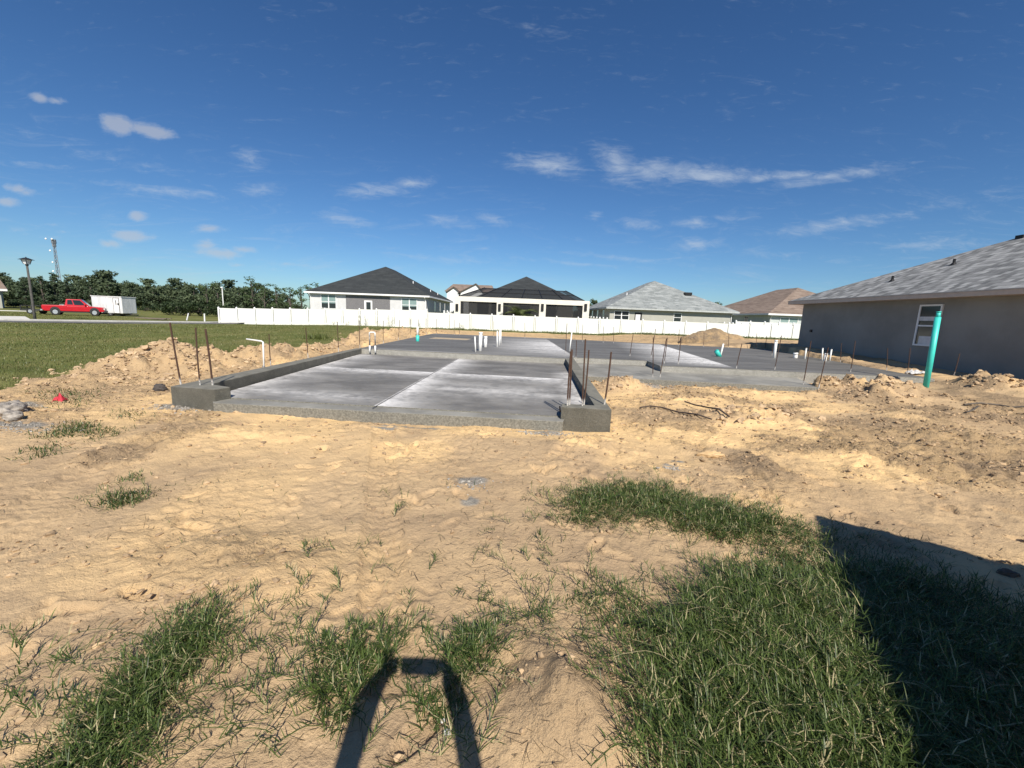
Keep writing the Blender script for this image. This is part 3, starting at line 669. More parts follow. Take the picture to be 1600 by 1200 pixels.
M_blind = simple('pale_blind', (.22, .31, .30), .5, 0, .2, 20)
M_black = simple('black_metal', (.015, .015, .016), .5, .3)
def m_screen(t):
    t.put(t.b.inputs['Base Color'], (.012, .013, .015, 1)); t.put(t.b.inputs['Roughness'], .8)
    tr = t.new('ShaderNodeBsdfTransparent'); mx = t.new('ShaderNodeMixShader', {0: .30, 1: t.b.outputs[0], 2: tr.outputs[0]})
    t.put(t.o.inputs[0], mx.outputs[0])
M_screen = mat('insect_screen', m_screen)

def uv_mesh(name, faces, m, parent):
    """faces: list of (verts, u axis); uv runs along the eave and up the slope, in metres"""
    me = bpy.data.meshes.new(name); vs = []; fs = []; uvs = []
    for (pts, ua) in faces:
        pts = [Vector(p) for p in pts]; k = len(vs); vs += [tuple(p) for p in pts]; fs.append(tuple(range(k, k+len(pts))))
        nrm = (pts[1]-pts[0]).cross(pts[2]-pts[0]).normalized(); ua = Vector(ua).normalized(); va = nrm.cross(ua)
        uvs += [((p).dot(ua), (p).dot(va)) for p in pts]
    me.from_pydata(vs, [], fs); l = me.uv_layers.new(name='UVMap')
    for i, q in enumerate(uvs): l.data[i].uv = q
    me.update(); me.materials.append(m)
    return link(bpy.data.objects.new(name, me), parent)
def hip_roof(parent, Wd, L, ze, rise, oh, m, m_f, fascia=.2, ridge_front=None, sheath=True):
    x0, x1, y0, y1 = -oh, Wd+oh, -oh, L+oh; h = (x1-x0)/2 if ridge_front is None else ridge_front
    xm = (x0+x1)/2; a, bq = (xm, y0+h, ze+rise), (xm, max(y1-h, y0+h+.2), ze+rise)
    A, B_, C_, D = (x0,y0,ze), (x1,y0,ze), (x1,y1,ze), (x0,y1,ze)
    r = uv_mesh('roof', [([A,B_,a], (1,0,0)), ([B_,C_,bq,a], (0,1,0)), ([C_,D,bq], (-1,0,0)), ([D,A,a,bq], (0,-1,0))], m, parent)
    f = MB(); tk = .03
    f.box((x0,y0,ze-fascia),(x1,y0+tk,ze-.004)); f.box((x0,y1-tk,ze-fascia),(x1,y1,ze-.004))
    f.box((x0,y0+tk,ze-fascia),(x0+tk,y1-tk,ze-.004)); f.box((x1-tk,y0+tk,ze-fascia),(x1,y1-tk,ze-.004))
    f.build('fascia', m_f, r)
    MB().box((x0+tk,y0+tk,ze-fascia+.01),(x1-tk,y1-tk,ze-fascia+.03)).build('soffit', M_soffit, r)
    return r
def window(parent, x0, x1, z0, z1, y=0.0, panes=2, blind=.0, mull=True, frame=M_white, glass=M_glass, rail=.5):
    t = .07
    f = MB(); f.box((x0-t,y-.07,z0-t),(x1+t,y+.02,z0)); f.box((x0-t,y-.07,z1),(x1+t,y+.02,z1+t)); f.box((x0-t,y-.07,z0),(x0,y+.02,z1)); f.box((x1,y-.07,z0),(x1+t,y+.02,z1))
    for k in range(1, panes):
        xx = x0+(x1-x0)*k/panes; f.box((xx-.06,y-.065,z0),(xx+.06,y+.02,z1))
    if rail: zr = z0+(z1-z0)*rail; f.box((x0,y-.055,zr-.03),(x1,y+.02,zr+.03))
    o = f.build('window', frame, parent)
    MB().box((x0,y-.03,z0),(x1,y-.02,z1)).build('pane', glass, o)
    if blind: MB().box((x0+.02,y-.036,z1-(z1-z0)*blind),(x1-.02,y-.0305,z1-.02)).build('blind', M_blind, o)
    return o
def gutter_pipe(parent, x, ze):
    MB().tube([(x,-.45,ze-.1),(x,-.45,ze-.25),(x,-.06,ze-.5),(x,-.06,0.2)], .05, 8).build('downspout', M_white, parent)

# first house: white walls, charcoal roof
Y1 = 52.0
xl, zl = P(484, 458, Y1); xr_, zr_ = P(666, 468, Y1); W1 = xr_-xl; bz = .9
pk = P(608, 418, Y1+8.2)
ze = (P(478, 453.5, Y1-.5)[1]+P(672, 463.5, Y1-.5)[1])/2-bz
h1 = thing('house', 'white single storey house with a charcoal hip roof behind the left end of the fence', 'house', (xl, Y1, bz))
MB().box((0,0,-1),(W1,19,ze-.15)).build('wall', M_wall_white, h1)
hip_roof(h1, W1, 19, ze, pk[1]-bz-ze, .5, M_roof_dark, M_white)
def lx(u, Y, x0): return P(u, 480, Y)[0]-x0
def lz(u, v, Y, z0): return P(u, v, Y)[1]-z0
window(h1, lx(503,Y1,xl), lx(525,Y1,xl), .8, lz(514,461,Y1,bz), blind=.62)
window(h1, lx(628.5,Y1,xl), lx(651,Y1,xl), .8, lz(640,467,Y1,bz), blind=.62)
x0, x1 = lx(541,Y1,xl), lx(609.5,Y1,xl); zt = lz(575,462.5,Y1,bz); d0, d1 = lx(569.5,Y1,xl), lx(582,Y1,xl)
MB().box((x0,-.05,.2),(d0,-.02,zt)).build('screen_blind', M_siding, h1); MB().box((d1,-.05,.2),(x1,-.02,zt)).build('screen_blind', M_siding, h1)
MB().box((d0,-.05,zt-.55),(d1,-.02,zt)).build('screen_blind', M_siding, h1)
dr = MB().box((d0,-.06,.2),(d1,-.01,zt-.55)).build('door', M_white, h1)
MB().box((d0+.25,-.075,.3),(d1-.2,-.062,lz(575,472,Y1,bz))).build('door_glass', M_glass, dr)
gutter_pipe(h1, .12, ze); gutter_pipe(h1, W1-.1, ze)
for yy in (5, 9, 13):
    f = MB().box((W1-.01,yy,.9),(W1+.04,yy+.9,2.3)).build('window', M_white, h1); MB().box((W1+.035,yy+.08,1.0),(W1+.05,yy+.82,2.2)).build('pane', M_glass, f)
for (dx, dy, zz) in [(W1-2.9,5.2,0),(W1-1.4,9.5,0),(W1-.9,12.5,0)]:
    fr = (W1+.5-dx)/(W1/2+.5); z = ze+(pk[1]-bz-ze)*min(fr, (dy+.5)/(W1/2+.5))
    MB().tube([(dx,dy,z-.1),(dx,dy,z+.3)], .06, 8).build('vent_pipe', M_white, h1)

# far brown house with two white gables
Y5 = 92.0
xl, zb = P(697, 455, Y5); xr_, _ = P(771, 458, Y5); W5 = xr_-xl
h5 = thing('house', 'distant house with a brown roof and two white gables between the two dark roofs', 'house', (xl, Y5, 0))
zE = P(697, 455, Y5)[1]; zR = P(700, 443.5, Y5+5)[1]
MB().box((.5,0,-1),(W5-.5,10,zE-.2)).build('wall', M_white, h5)
rf = uv_mesh('roof', [([(-.3,-.5,zE),(W5+.3,-.5,zE),(W5-.6,5,zR),(.8,5,zR)], (1,0,0)), ([(W5+.3,10.5,zE),(-.3,10.5,zE),(.8,5,zR),(W5-.6,5,zR)], (-1,0,0)), ([(-.3,10.5,zE),(-.3,-.5,zE),(.8,5,zR)], (0,-1,0)), ([(W5+.3,-.5,zE),(W5+.3,10.5,zE),(W5-.6,5,zR)], (0,1,0))], M_roof_brown, h5)
for (ua, ub, up_, va, vp) in [(698.5,719,709,454.5,449.5),(717,756,744,455.5,444.5)]:
    a, c, p = P(ua,va+1.5,Y5-1)[0]-xl, P(ub,va+2,Y5-1)[0]-xl, P(up_,vp,Y5-1)[0]-xl; zp = P(up_,vp,Y5-1)[1]; z0 = P(ua,va+2.5,Y5-1)[1]
    g = MB().side([(a,z0-6),(c,z0-6),(c,z0),(p,zp),(a,z0)], -1.2, .6).build('gable', M_white, h5)
    k = MB(); t = .22
    k.side([(a-.2,z0-.12),(p,zp),(p,zp+t),(a-.2,z0+t-.12)], -1.5, 3); k.side([(p,zp),(c+.2,z0-.12),(c+.2,z0+t-.12),(p,zp+t)], -1.5, 3)
    k.build('gable_trim', M_roof_brown, g)

# second house: cream pool enclosure with dark mesh roof
Y2 = 51.0
xl = P(709.5, 470, Y2)[0]; xr_ = P(921, 480, Y2)[0]; W2 = xr_-xl; bz = .9
zt = P(815, 466.5, Y2)[1]-bz
h2 = thing('house', 'cream pillared house with three dark screened openings and a mesh covered roof behind the fence', 'house', (xl, Y2, bz))
ops = [(lx(719.5,Y2,xl), lx(776,Y2,xl)), (lx(786,Y2,xl), lx(842.5,Y2,xl)), (lx(853,Y2,xl), lx(910.5,Y2,xl))]
z1 = [lz(748,471,Y2,bz), lz(815,474,Y2,bz), lz(882,477.5,Y2,bz)]; z1 = sum(z1)/3
fr = MB(); xs = [0]+[q for p in ops for q in p]+[W2]
for k in range(0, 8, 2): fr.box((xs[k],0,-1),(xs[k+1],.45,z1))
fr.box((0,0,z1),(W2,.45,zt)); fr.box((0,.45,-1),(.3,7,zt)); fr.box((W2-.3,.45,-1),(W2,7,zt))
fr.build('enclosure_frame', M_wall_cream, h2, bevel=.02)
for (a, c) in ops:
    MB().box((a,.2,.0),(c,.22,z1)).build('screen', M_screen, h2)
for u in (714, 780.5, 847.5, 915):
    x = lx(u, Y2, xl); z = lz(u, 482, Y2, bz)-.3
    o = MB().box((x-.16,-.14,z),(x+.16,0,z+.85)).build('wall_lamp', M_black, h2)
my0, my1 = .2, 6.5
zm = P(752, 449.5, Y2+3.5)[1]-bz; a0 = P(757,450,Y2+3.5)[0]-xl; a1 = P(884,455,Y2+3.5)[0]-xl
mr = uv_mesh('mesh_roof', [([(.5,my0,zt),(W2-.6,my0,zt),(a1,3.5,zm),(a0,3.5,zm)], (1,0,0)), ([(W2-.6,my0,zt),(W2-.6,my1,zt),(a1,my1,zm),(a1,3.5,zm)], (0,1,0)), ([(.5,my1,zt),(.5,my0,zt),(a0,3.5,zm),(a0,my1,zm)], (0,-1,0)), ([(a0,3.5,zm),(a1,3.5,zm),(a1,my1,zm),(a0,my1,zm)], (1,0,0))], M_screen, h2)
bb = MB()
for k in range(7):
    f = k/6; bb.tube([(.5+(W2-1.1)*f,my0,zt),(a0+(a1-a0)*f,3.5,zm),(a0+(a1-a0)*f,my1,zm)], .06, 6)
for s in (.5,): bb.tube([(.5+(a0-.5)*s,my0+(3.5-my0)*s,zt+(zm-zt)*s),(W2-.6+(a1-W2+.6)*s,my0+(3.5-my0)*s,zt+(zm-zt)*s)], .05, 6)
bb.build('mesh_roof_beam', M_black, mr)
Yb = 7.2; xb0 = 1.0; xb1 = W2-1.0
MB().box((xb0,Yb,-1),(xb1,Yb+16,zt-.3)).build('wall', M_wall_cream, h2)
pk = P(822.5, 433, Y2+Yb+8)[1]-bz; tmp = thing('roof_base', 'x', 'x')
bpy.data.objects.remove(tmp)
xm = P(822.5, 433, Y2+Yb+7)[0]-xl; hw = (xb1-xb0)/2+.5
uv_mesh('roof', [([(xm-hw,Yb-.5,zt),(xm+hw,Yb-.5,zt),(xm,Yb+7,pk)], (1,0,0)), ([(xm+hw,Yb-.5,zt),(xm+hw,Yb+17,zt),(xm,Yb+12,pk),(xm,Yb+7,pk)], (0,1,0)), ([(xm-hw,Yb+17,zt),(xm-hw,Yb-.5,zt),(xm,Yb+7,pk),(xm,Yb+12,pk)], (0,-1,0)), ([(xm+hw,Yb+17,zt),(xm-hw,Yb+17,zt),(xm,Yb+12,pk)], (-1,0,0))], M_roof_dark, h2)
for (a, c, z0, z2) in [(2.2,3.8,.2,2.3),(4.2,6.4,.1,2.5),(8.2,9.6,.8,2.2),(11.6,13.2,.2,2.4)]:
    MB().box((a,Yb-.05,z0),(c,Yb-.01,z2)).build('glass_door', M_glass, h2)

# third house: greige walls, pale grey roof
Y3 = 53.0
xl = P(953, 485, Y3)[0]; xr_ = P(1144, 492, Y3)[0]; W3 = xr_-xl; bz = .8
ze = (P(951,479.5,Y3-.6)[1]+P(1152,487.5,Y3-.6)[1])/2-bz
h3 = thing('house', 'greige house with a large pale grey hip roof behind the right half of the fence', 'house', (xl, Y3, bz))
MB().box((0,0,-1),(W3,18,ze-.15)).build('wall', M_wall_grey, h3)
pk = P(1023, 439, Y3+7.5)
# the peak stands left of the middle
x0_, x1_, y0_, y1_ = -.6, W3+.6, -.6, 18.6; px_ = pk[0]-xl; zp = pk[1]-bz; yb_ = 11.
rf = uv_mesh('roof', [([(x0_,y0_,ze),(x1_,y0_,ze),(px_,7.5,zp)], (1,0,0)), ([(x1_,y0_,ze),(x1_,y1_,ze),(px_,yb_,zp),(px_,7.5,zp)], (0,1,0)), ([(x1_,y1_,ze),(x0_,y1_,ze),(px_,yb_,zp)], (-1,0,0)), ([(x0_,y1_,ze),(x0_,y0_,ze),(px_,7.5,zp),(px_,yb_,zp)], (0,-1,0))], M_roof_grey, h3)
f = MB(); f.box((x0_,y0_,ze-.2),(x1_,y0_+.03,ze-.004)); f.box((x0_,y0_+.03,ze-.2),(x0_+.03,y1_,ze-.004)); f.box((x1_-.03,y0_+.03,ze-.2),(x1_,y1_,ze-.004)); f.build('fascia', simple('grey_fascia',(.42,.44,.43),.6), rf)
MB().box((x0_+.03,y0_+.03,ze-.19),(x1_-.03,y1_,ze-.17)).build('soffit', M_soffit, rf)
window(h3, lx(961,Y3,xl), lx(983,Y3,xl), .9, lz(972,486.5,Y3,bz), rail=.5)
dd = MB().box((lx(993,Y3,xl),-.04,.1),(lx(1004,Y3,xl),.01,lz(998,488.5,Y3,bz))).build('door', M_black, h3)
MB().box((lx(994.2,Y3,xl),-.06,.2),(lx(1001.5,Y3,xl),-.042,lz(998,491.5,Y3,bz))).build('door_panel', M_white, dd)
window(h3, lx(1054.5,Y3,xl), lx(1065.5,Y3,xl), .9, lz(1060,490.2,Y3,bz), panes=1)
gutter_pipe(h3, W3-.08, ze)
def on3(x, y): return ze+(zp-ze)*min((y-y0_)/(7.5-y0_), (x1_-x)/(x1_-px_), (x-x0_)/(px_-x0_))
for (u, v, yy, s) in [(1074,463.5,3.6,.35)]:
    x = P(u, v, Y3+yy)[0]-xl; z = on3(x, yy); MB().box((x-.45,yy-.4,z-.1),(x+.45,yy+.3,z+.28)).build('roof_vent', M_black, h3, bevel=.03)
x = P(979,466,Y3+4)[0]-xl; MB().tube([(x,4,on3(x,4)-.1),(x,4,on3(x,4)+.35)], .07, 8).build('vent_pipe', M_white, h3)
for yy in (3, 7, 11):
    f = MB().box((-.04,yy,.9),(.01,yy+1,2.3)).build('window', M_white, h3); MB().box((-.05,yy+.08,1),(-.038,yy+.92,2.2)).build('pane', M_glass, f)

# fourth house: brown roof
Y4 = 55.0
xl = P(1203, 495, Y4)[0]; W4 = 15.0; bz = .6
ze = P(1202,489.5,Y4-.5)[1]-bz; pk = P(1247,449.5,Y4+8)
h4 = thing('house', 'pale house with a brown shingle hip roof partly hidden by the near grey house', 'house', (xl, Y4, bz))
MB().box((0,0,-1),(W4,20,ze-.15)).build('wall', M_wall_pale, h4)
x0_, x1_, y0_, y1_ = -.6, W4+.6, -.6, 20.6; px_ = pk[0]-xl; zp = pk[1]-bz; yb_ = 13.
rf = uv_mesh('roof', [([(x0_,y0_,ze),(x1_,y0_,ze),(px_,8,zp)], (1,0,0)), ([(x1_,y0_,ze),(x1_,y1_,ze),(px_,yb_,zp),(px_,8,zp)], (0,1,0)), ([(x1_,y1_,ze),(x0_,y1_,ze),(px_,yb_,zp)], (-1,0,0)), ([(x0_,y1_,ze),(x0_,y0_,ze),(px_,8,zp),(px_,yb_,zp)], (0,-1,0))], M_roof_brown, h4)
f = MB(); f.box((x0_,y0_,ze-.22),(x1_,y0_+.03,ze-.004)); f.box((x0_,y0_+.03,ze-.22),(x0_+.03,y1_,ze-.004)); f.build('fascia', M_white, rf)
MB().box((x0_+.03,y0_+.03,ze-.21),(x1_,y1_,ze-.19)).build('soffit', M_soffit, rf)
window(h4, lx(1222,Y4,xl), lx(1249,Y4,xl), .9, lz(1230,497,Y4,bz), panes=2, blind=.6)
f = MB().box((-.04,5,.9),(.01,6,2.3)).build('window', M_white, h4); MB().box((-.05,5.08,1),(-.038,5.92,2.2)).build('pane', M_glass, f)
gutter_pipe(h4, .1, ze)
xw = -.6; 
# lower wing of the same house
lw = uv_mesh('roof', [([(-4.5,9,ze),(-.7,9,ze),(.5,11.5,ze+1.1),(-3.0,11.5,ze+1.1)], (1,0,0)), ([(-4.5,18,ze),(-4.5,9,ze),(-3.0,11.5,ze+1.1),(-3.0,16,ze+1.1)], (0,-1,0))], M_roof_brown, h4)
MB().box((-4.0,9.5,-1),(-.02,17,ze-.1)).build('wall', M_wall_pale, h4)

# the near grey house on the right
M_wall_near = simple('dark_grey_stucco', (.255, .248, .228), .9, 0, .13, .7, .006, 50)
M_fascia_near = simple('taupe_fascia', (.55, .44, .355), .6, 0, .06)
Xw, Xe, Yn0, Yn1, ze = 14.12, 13.62, -3.0, 20.5, 2.78
hn = thing('house', 'near grey stucco house with a variegated grey shingle roof at the right edge', 'house', (Xw, 8, 0))
MB().box((0,Yn0-8,-.6),(11,Yn1-8,ze-.09)).build('wall', M_wall_near, hn)
s_ = .47; hwid = 6.1; xr0, xr1, yr0, yr1 = Xe-Xw, 11.5, Yn0-8.5, Yn1-8+.42
zr = ze+s_*hwid
rf = uv_mesh('roof', [([(xr0,yr1,ze),(xr0,yr0,ze),(xr0+hwid,yr0+hwid,zr),(xr0+hwid,yr1-hwid,zr)], (0,-1,0)), ([(xr0,yr0,ze),(xr1,yr0,ze),(xr0+hwid,yr0+hwid,zr)], (1,0,0)), ([(xr1,yr0,ze),(xr1,yr1,ze),(xr0+hwid,yr1-hwid,zr),(xr0+hwid,yr0+hwid,zr)], (0,1,0)), ([(xr1,yr1,ze),(xr0,yr1,ze),(xr0+hwid,yr1-hwid,zr)], (-1,0,0))], M_roof_near, hn)
f = MB(); f.box((xr0,yr0,ze-.16),(xr0+.03,yr1,ze-.004)); f.box((xr0+.03,yr1-.03,ze-.16),(xr1,yr1,ze-.004)); f.build('fascia', M_fascia_near, rf)
dr_ = MB().box((xr0-.015,yr0,ze-.03),(xr0+.05,yr1+.015,ze+.004)); dr_.build('drip_edge', simple('drip_edge_tan',(.42,.36,.31),.5), rf)
MB().box((xr0+.03,yr0,ze-.15),(xr1,yr1-.03,ze-.13)).build('soffit', M_fascia_near, rf)
def slope_pt(u, v):                  # point on the near roof slope seen there
    d = ray(u, v)
    t = (s_*(-Xe)+ze-EYE)/(d.z-s_*d.x)
    return (d.x*t-Xw, d.y*t-8, EYE+d.z*t)
for (u, v) in [(1394,439),(1490,413)]:
    x, y, z = slope_pt(u, v)
    MB().tube([(x,y,z-.1),(x,y,z+.2)], .045, 10).build('vent_pipe', M_black, hn)
    MB().tube([(x,y,z-.02),(x,y,z+.06)], [.11,.05], 10).build('vent_flashing', M_black, hn)
x, y, z = slope_pt(1597, 371)
MB().box((x-.12,y-.12,z-.1),(x+.12,y+.12,z+.08)).build('roof_vent', M_black, hn)
def wall_pt(u, v):
    d = ray(u, v); t = Xw/d.x; return (d.y*t, EYE+d.z*t)
ya, za = wall_pt(1437, 475); yb_, zb_ = wall_pt(1476, 475); yc, zc = wall_pt(1430, 541)
wy0, wy1, wz0, wz1 = yb_-8, (ya+yc)/2-8, zc+.03, za-.03
wn = MB(); t_ = .055
wn.box((-.05,wy0,wz0),(.02,wy0+t_,wz1)); wn.box((-.05,wy1-t_,wz0),(.02,wy1,wz1)); wn.box((-.05,wy0+t_,wz0),(.02,wy1-t_,wz0+t_)); wn.box((-.05,wy0+t_,wz1-t_),(.02,wy1-t_,wz1))
zm_ = wz0+(wz1-wz0)*.49; wn.box((-.045,wy0+t_,zm_-.025),(.02,wy1-t_,zm_+.025))
wo_ = wn.build('window', M_white, hn)
MB().box((-.02,wy0+t_,wz0+t_),(-.01,wy1-t_,wz1-t_)).build('pane', M_glass, wo_)
M_lab = simple('window_label_white', (.62, .62, .62), .6)
MB().box((-.026,wy0+t_,zm_+.17),(-.0205,wy1-t_,zm_+.31)).build('paper_label', M_lab, wo_)
MB().box((-.026,wy0+t_,wz0+t_),(-.0205,wy1-t_-.1,wz0+t_+.28)).build('paper_label', M_lab, wo_)
yv, zv = wall_pt(1268, 517); MB().tube([(-.06,yv-8,zv),(.02,yv-8,zv)], .06, 12).build('wall_vent', M_black, hn)

# sliver of a house at the far left edge
Y6 = 62.0
xr_ = P(13, 462, Y6)[0]
h6 = thing('house', 'pale house with white gable trim cut off by the left edge, behind the lamp post', 'house', (xr_-9*math.cos(R(50)), Y6-9*math.sin(R(50)), -.3), R(50))
zE = P(13, 452, Y6)[1]+.3
MB().box((0,0,-1),(8.3,12,zE-.1)).build('wall', M_wall_grey, h6)
rf = uv_mesh('roof', [([(-.5,-.5,zE),(9,-.5,zE),(8.0,5.5,zE+2.4),(.5,5.5,zE+2.4)], (1,0,0)), ([(9,-.5,zE),(9,12.5,zE),(8.0,5.5,zE+2.4)], (0,1,0)), ([(-.5,12.5,zE),(-.5,-.5,zE),(.5,5.5,zE+2.4)], (0,-1,0)), ([(9,12.5,zE),(-.5,12.5,zE),(.5,5.5,zE+2.4),(8,5.5,zE+2.4)], (-1,0,0))], M_roof_brown, h6)
MB().box((-.5,-.53,zE-.3),(9,-.5,zE)).build('fascia', M_white, rf)
f = MB().box((6.6,-.05,.3),(7.6,.01,zE-.5)).build('window', M_white, h6); MB().box((6.7,-.06,.4),(7.5,-.052,zE-.6)).build('pane', M_glass, f)

# ------------------------------------------------------------------ white vinyl fences
def m_vinyl(t):
    pos = t.new('ShaderNodeSeparateXYZ', {0: t.tc.outputs['Object']})
    k = t.m('ADD', pos.outputs[0], pos.outputs[1])
    fr = t.m('FRACT', t.m('DIVIDE', k, .29)); g = t.rng(t.m('ABSOLUTE', t.m('SUBTRACT', fr, .5)), .46, .5)
    n = t.noise(t.ob, 1.5, 4)
    t.put(t.b.inputs['Base Color'], t.mix(n, (.72,.72,.68), (.80,.80,.76))); t.put(t.b.inputs['Roughness'], .4)
    t.put(t.b.inputs['Normal'], t.new('ShaderNodeBump', {'Strength': .5, 'Distance': .01, 'Height': t.m('MULTIPLY', g, -1.0)}).outputs[0])
M_vinyl = mat('white_vinyl', m_vinyl)
def fence(label, p0, p1, z0, z1, top0, top1, n, first=True, last=True):
    d = Vector((p1[0]-p0[0], p1[1]-p0[1], 0)); L = d.length; u = d/L; nr = Vector((-u.y, u.x, 0))
    t = thing('fence', label, 'fence', (p0[0], p0[1], 0))
    Mx = Matrix((u, nr, Vector((0, 0, 1)))).transposed()
    def ob(a, c): 
        b = MB().box(a, c); b.v = [tuple(Mx @ Vector(v)) for v in b.v]; return b
    st = L/n
    for i in range(n):
        a, c = i*st, (i+1)*st
        zb, zt = z0+(z1-z0)*(i+.5)/n, top0+(top1-top0)*(i+.5)/n
        pn = ob((a+.115,-.02,zb-.3),(c-.115,.02,zt-.05)).build('panel', M_vinyl, t)
        ob((a+.06,-.03,zt-.12),(c-.06,.03,zt)).build('rail', M_vinyl, pn); ob((a+.06,-.032,zb+.02),(c-.06,.032,zb+.16)).build('rail', M_vinyl, pn)
    for i in range(n+1):
        zb, zt = z0+(z1-z0)*i/n, top0+(top1-top0)*i/n
        po = ob((i*st-.07,-.085,zb-.4),(i*st+.07,.07,zt+.06)).build('post', M_vinyl, t)
        q = ob((i*st-.085,-.085,zt+.06),(i*st+.085,.085,zt+.085))
        k = ob((i*st-.07,-.07,zt+.085),(i*st+.07,.07,zt+.0851)); apex = Mx @ Vector((i*st, 0, zt+.17)); k.v[4:] = [tuple(apex)]*4
        q.add(k.v, k.f); q.build('post_cap', M_white, po)
    return t
YF = 46.8
YA = 44.5; a0 = P(341.5, 481.5, YA); a1 = P(667, 484.5, 46.6)
fence('white vinyl fence section at the left, taller looking, in front of the white house', (a0[0], YA), (a1[0], 46.6), P(341,504,YA)[1]+.02, P(667,510.5,46.6)[1], a0[1], a1[1], 12)
b0 = P(667.6, 488.3, YF); b1 = P(1300, 511.5, YF)
fence('long white vinyl fence section crossing behind the foundation up to the grey house', (b0[0], YF), (b1[0]+3, YF), b0[1]-1.8, b1[1]-1.8, b0[1], b1[1], 20)
def sidef(label, u, v0, Ya, Yb, n):
    x, z = P(u, v0, Ya); fence(label, (x, Ya), (x+.2, Yb), .4, .8, z, z+.25, n)
sidef('white side fence running back between the white house and the pillared house', 694, 487, YF+.3, 62, 7)
sidef('white side fence running back between the pillared house and the pale grey roofed house', 948.5, 498, YF+.3, 64, 8)
sidef('white side fence running back beside the brown roofed house', 1160, 506.5, YF+.3, 62, 7)
x = P(1200, 508, 50)
fence('white fence across the yard of the brown roofed house', (P(1150,503,51)[0], 51), (P(1262,508,51)[0], 51), .3, .3, 1.98, 1.98, 5)
# ------------------------------------------------------------------ street lamp, tower, poles
M_lampmetal = simple('lamp_black', (.03, .03, .032), .5, .2)
M_post = simple('weathered_post', (.075, .072, .065), .8, 0, .2)
M_lampglass = simple('lamp_glass', (.72, .74, .76), .25)
Yl = 33.8; x, y = G(55, 500.5, .0); y = Yl; x = P(55, 500.5, Yl)[0]; z0 = hz(x, y); ztop = P(42, 402, Yl)[1]
t = thing('street_lamp', 'black lantern street lamp on a tall dark post by the road at the left', 'street lamp', (x, y, z0)); h = ztop-z0
MB().tube([(0,0,-.3),(0,0,.9),(0,0,h-.62)], [.10,.085,.065], 14).build('pole', M_post, t, True)
MB().tube([(0,0,h-.66),(0,0,h-.60),(0,0,h-.54)], [.08,.11,.10], 14).build('lamp_neck', M_lampmetal, t)
ln = MB().hexa([(-.11,-.11,h-.54),(.11,-.11,h-.54),(.11,.11,h-.54),(-.11,.11,h-.54)], [(-.2,-.2,h-.2),(.2,-.2,h-.2),(.2,.2,h-.2),(-.2,.2,h-.2)]).build('lantern', M_lampglass, t)
for sx_ in (-1, 1):
    for sy_ in (-1, 1): MB().tube([(.115*sx_,.115*sy_,h-.55),(.205*sx_,.205*sy_,h-.19)], .022, 6).build('lantern_bar', M_lampmetal, ln)
MB().hexa([(-.34,-.34,h-.2),(.34,-.34,h-.2),(.34,.34,h-.2),(-.34,.34,h-.2)], [(-.08,-.08,h-.04),(.08,-.08,h-.04),(.08,.08,h-.04),(-.08,.08,h-.04)]).build('lamp_roof', M_lampmetal, t)
MB().ball((0,0,h-.02), .05).build('finial', M_lampmetal, t, True)

M_tower = simple('tower_steel', (.24, .26, .29), .6, .3)  # steel paled to carry the haze of distance in its colour
Yt = 190.; x = P(87, 400, Yt)[0]; zt = P(84, 374, Yt)[1]
t = thing('cell_tower', 'tall thin cell phone tower with antenna panels rising above the trees at the left', 'cell tower', (x, Yt, 0))
b = MB()
for k in range(3):
    a = 2.1*k+.3; b.tube([(.9*math.cos(a),.9*math.sin(a),0),(.35*math.cos(a),.35*math.sin(a),zt)], [.12,.09], 6)
for i in range(13):
    za_, zb_ = zt*i/13, zt*(i+1)/13
    for k in range(3):
        ra, rb_ = .9-.55*i/13, .9-.55*(i+1)/13; a0_, a1_ = 2.1*k+.3, 2.1*(k+1)+.3
        b.tube([(ra*math.cos(a0_),ra*math.sin(a0_),za_),(rb_*math.cos(a1_),rb_*math.sin(a1_),zb_)], .07, 5)
b.build('mast', M_tower, t)
for (lv, n, rad) in [(.97, 6, .6), (.92, 5, .45)]:
    b = MB()
    for k in range(n):
        a = k*2*math.pi/n; c, s = math.cos(a)*rad, math.sin(a)*rad
        b.box((c-.16,s-.16,zt*lv-.9),(c+.16,s+.16,zt*lv+.8)); b.tube([(0,0,zt*lv),(c,s,zt*lv)], .08, 5)
    b.build('antenna_array', M_tower, t)
for (dx, lv) in [(-1.1,.82),(-.7,.64),(-1.0,.5),(-2.3,1.0),(.4,1.0)]:
    MB().ball((dx,-1.0,zt*lv), .42, sq=(1,.5,1)).build('dish', M_white, t, True)

def post(u, v, tu, tv, Y, r, label, name='marker_post', cat='post', m=None):
    x, z = P(u, v, Y); X, Z = P(tu, tv, Y)
    o = MB().tube([(0,0,-.3),(X-x,0,Z-z)], r, 8).build(name, m or M_white); o.location = (x, Y, z); return tag(o, label, cat)
post(291.5,495.5,294.5,489.5,40,.055,'short white post leaning right in the grass beyond the road')
post(319.5,497.5,319.3,490,40,.06,'short upright white post in the grass beyond the road, left of the fence end')
t = thing('light_pole', 'thin white light pole against the far trees left of the fence', 'pole', (P(348.5,470,90)[0], 90, -.5))
zt = P(347.8,449.5,90)[1]+.5
MB().tube([(0,0,0),(0,0,zt)], .1, 8).build('pole', M_white, t); MB().ball((-.1,0,zt), .24, sq=(1.2,1,.6)).build('lamp_head', M_white, t)

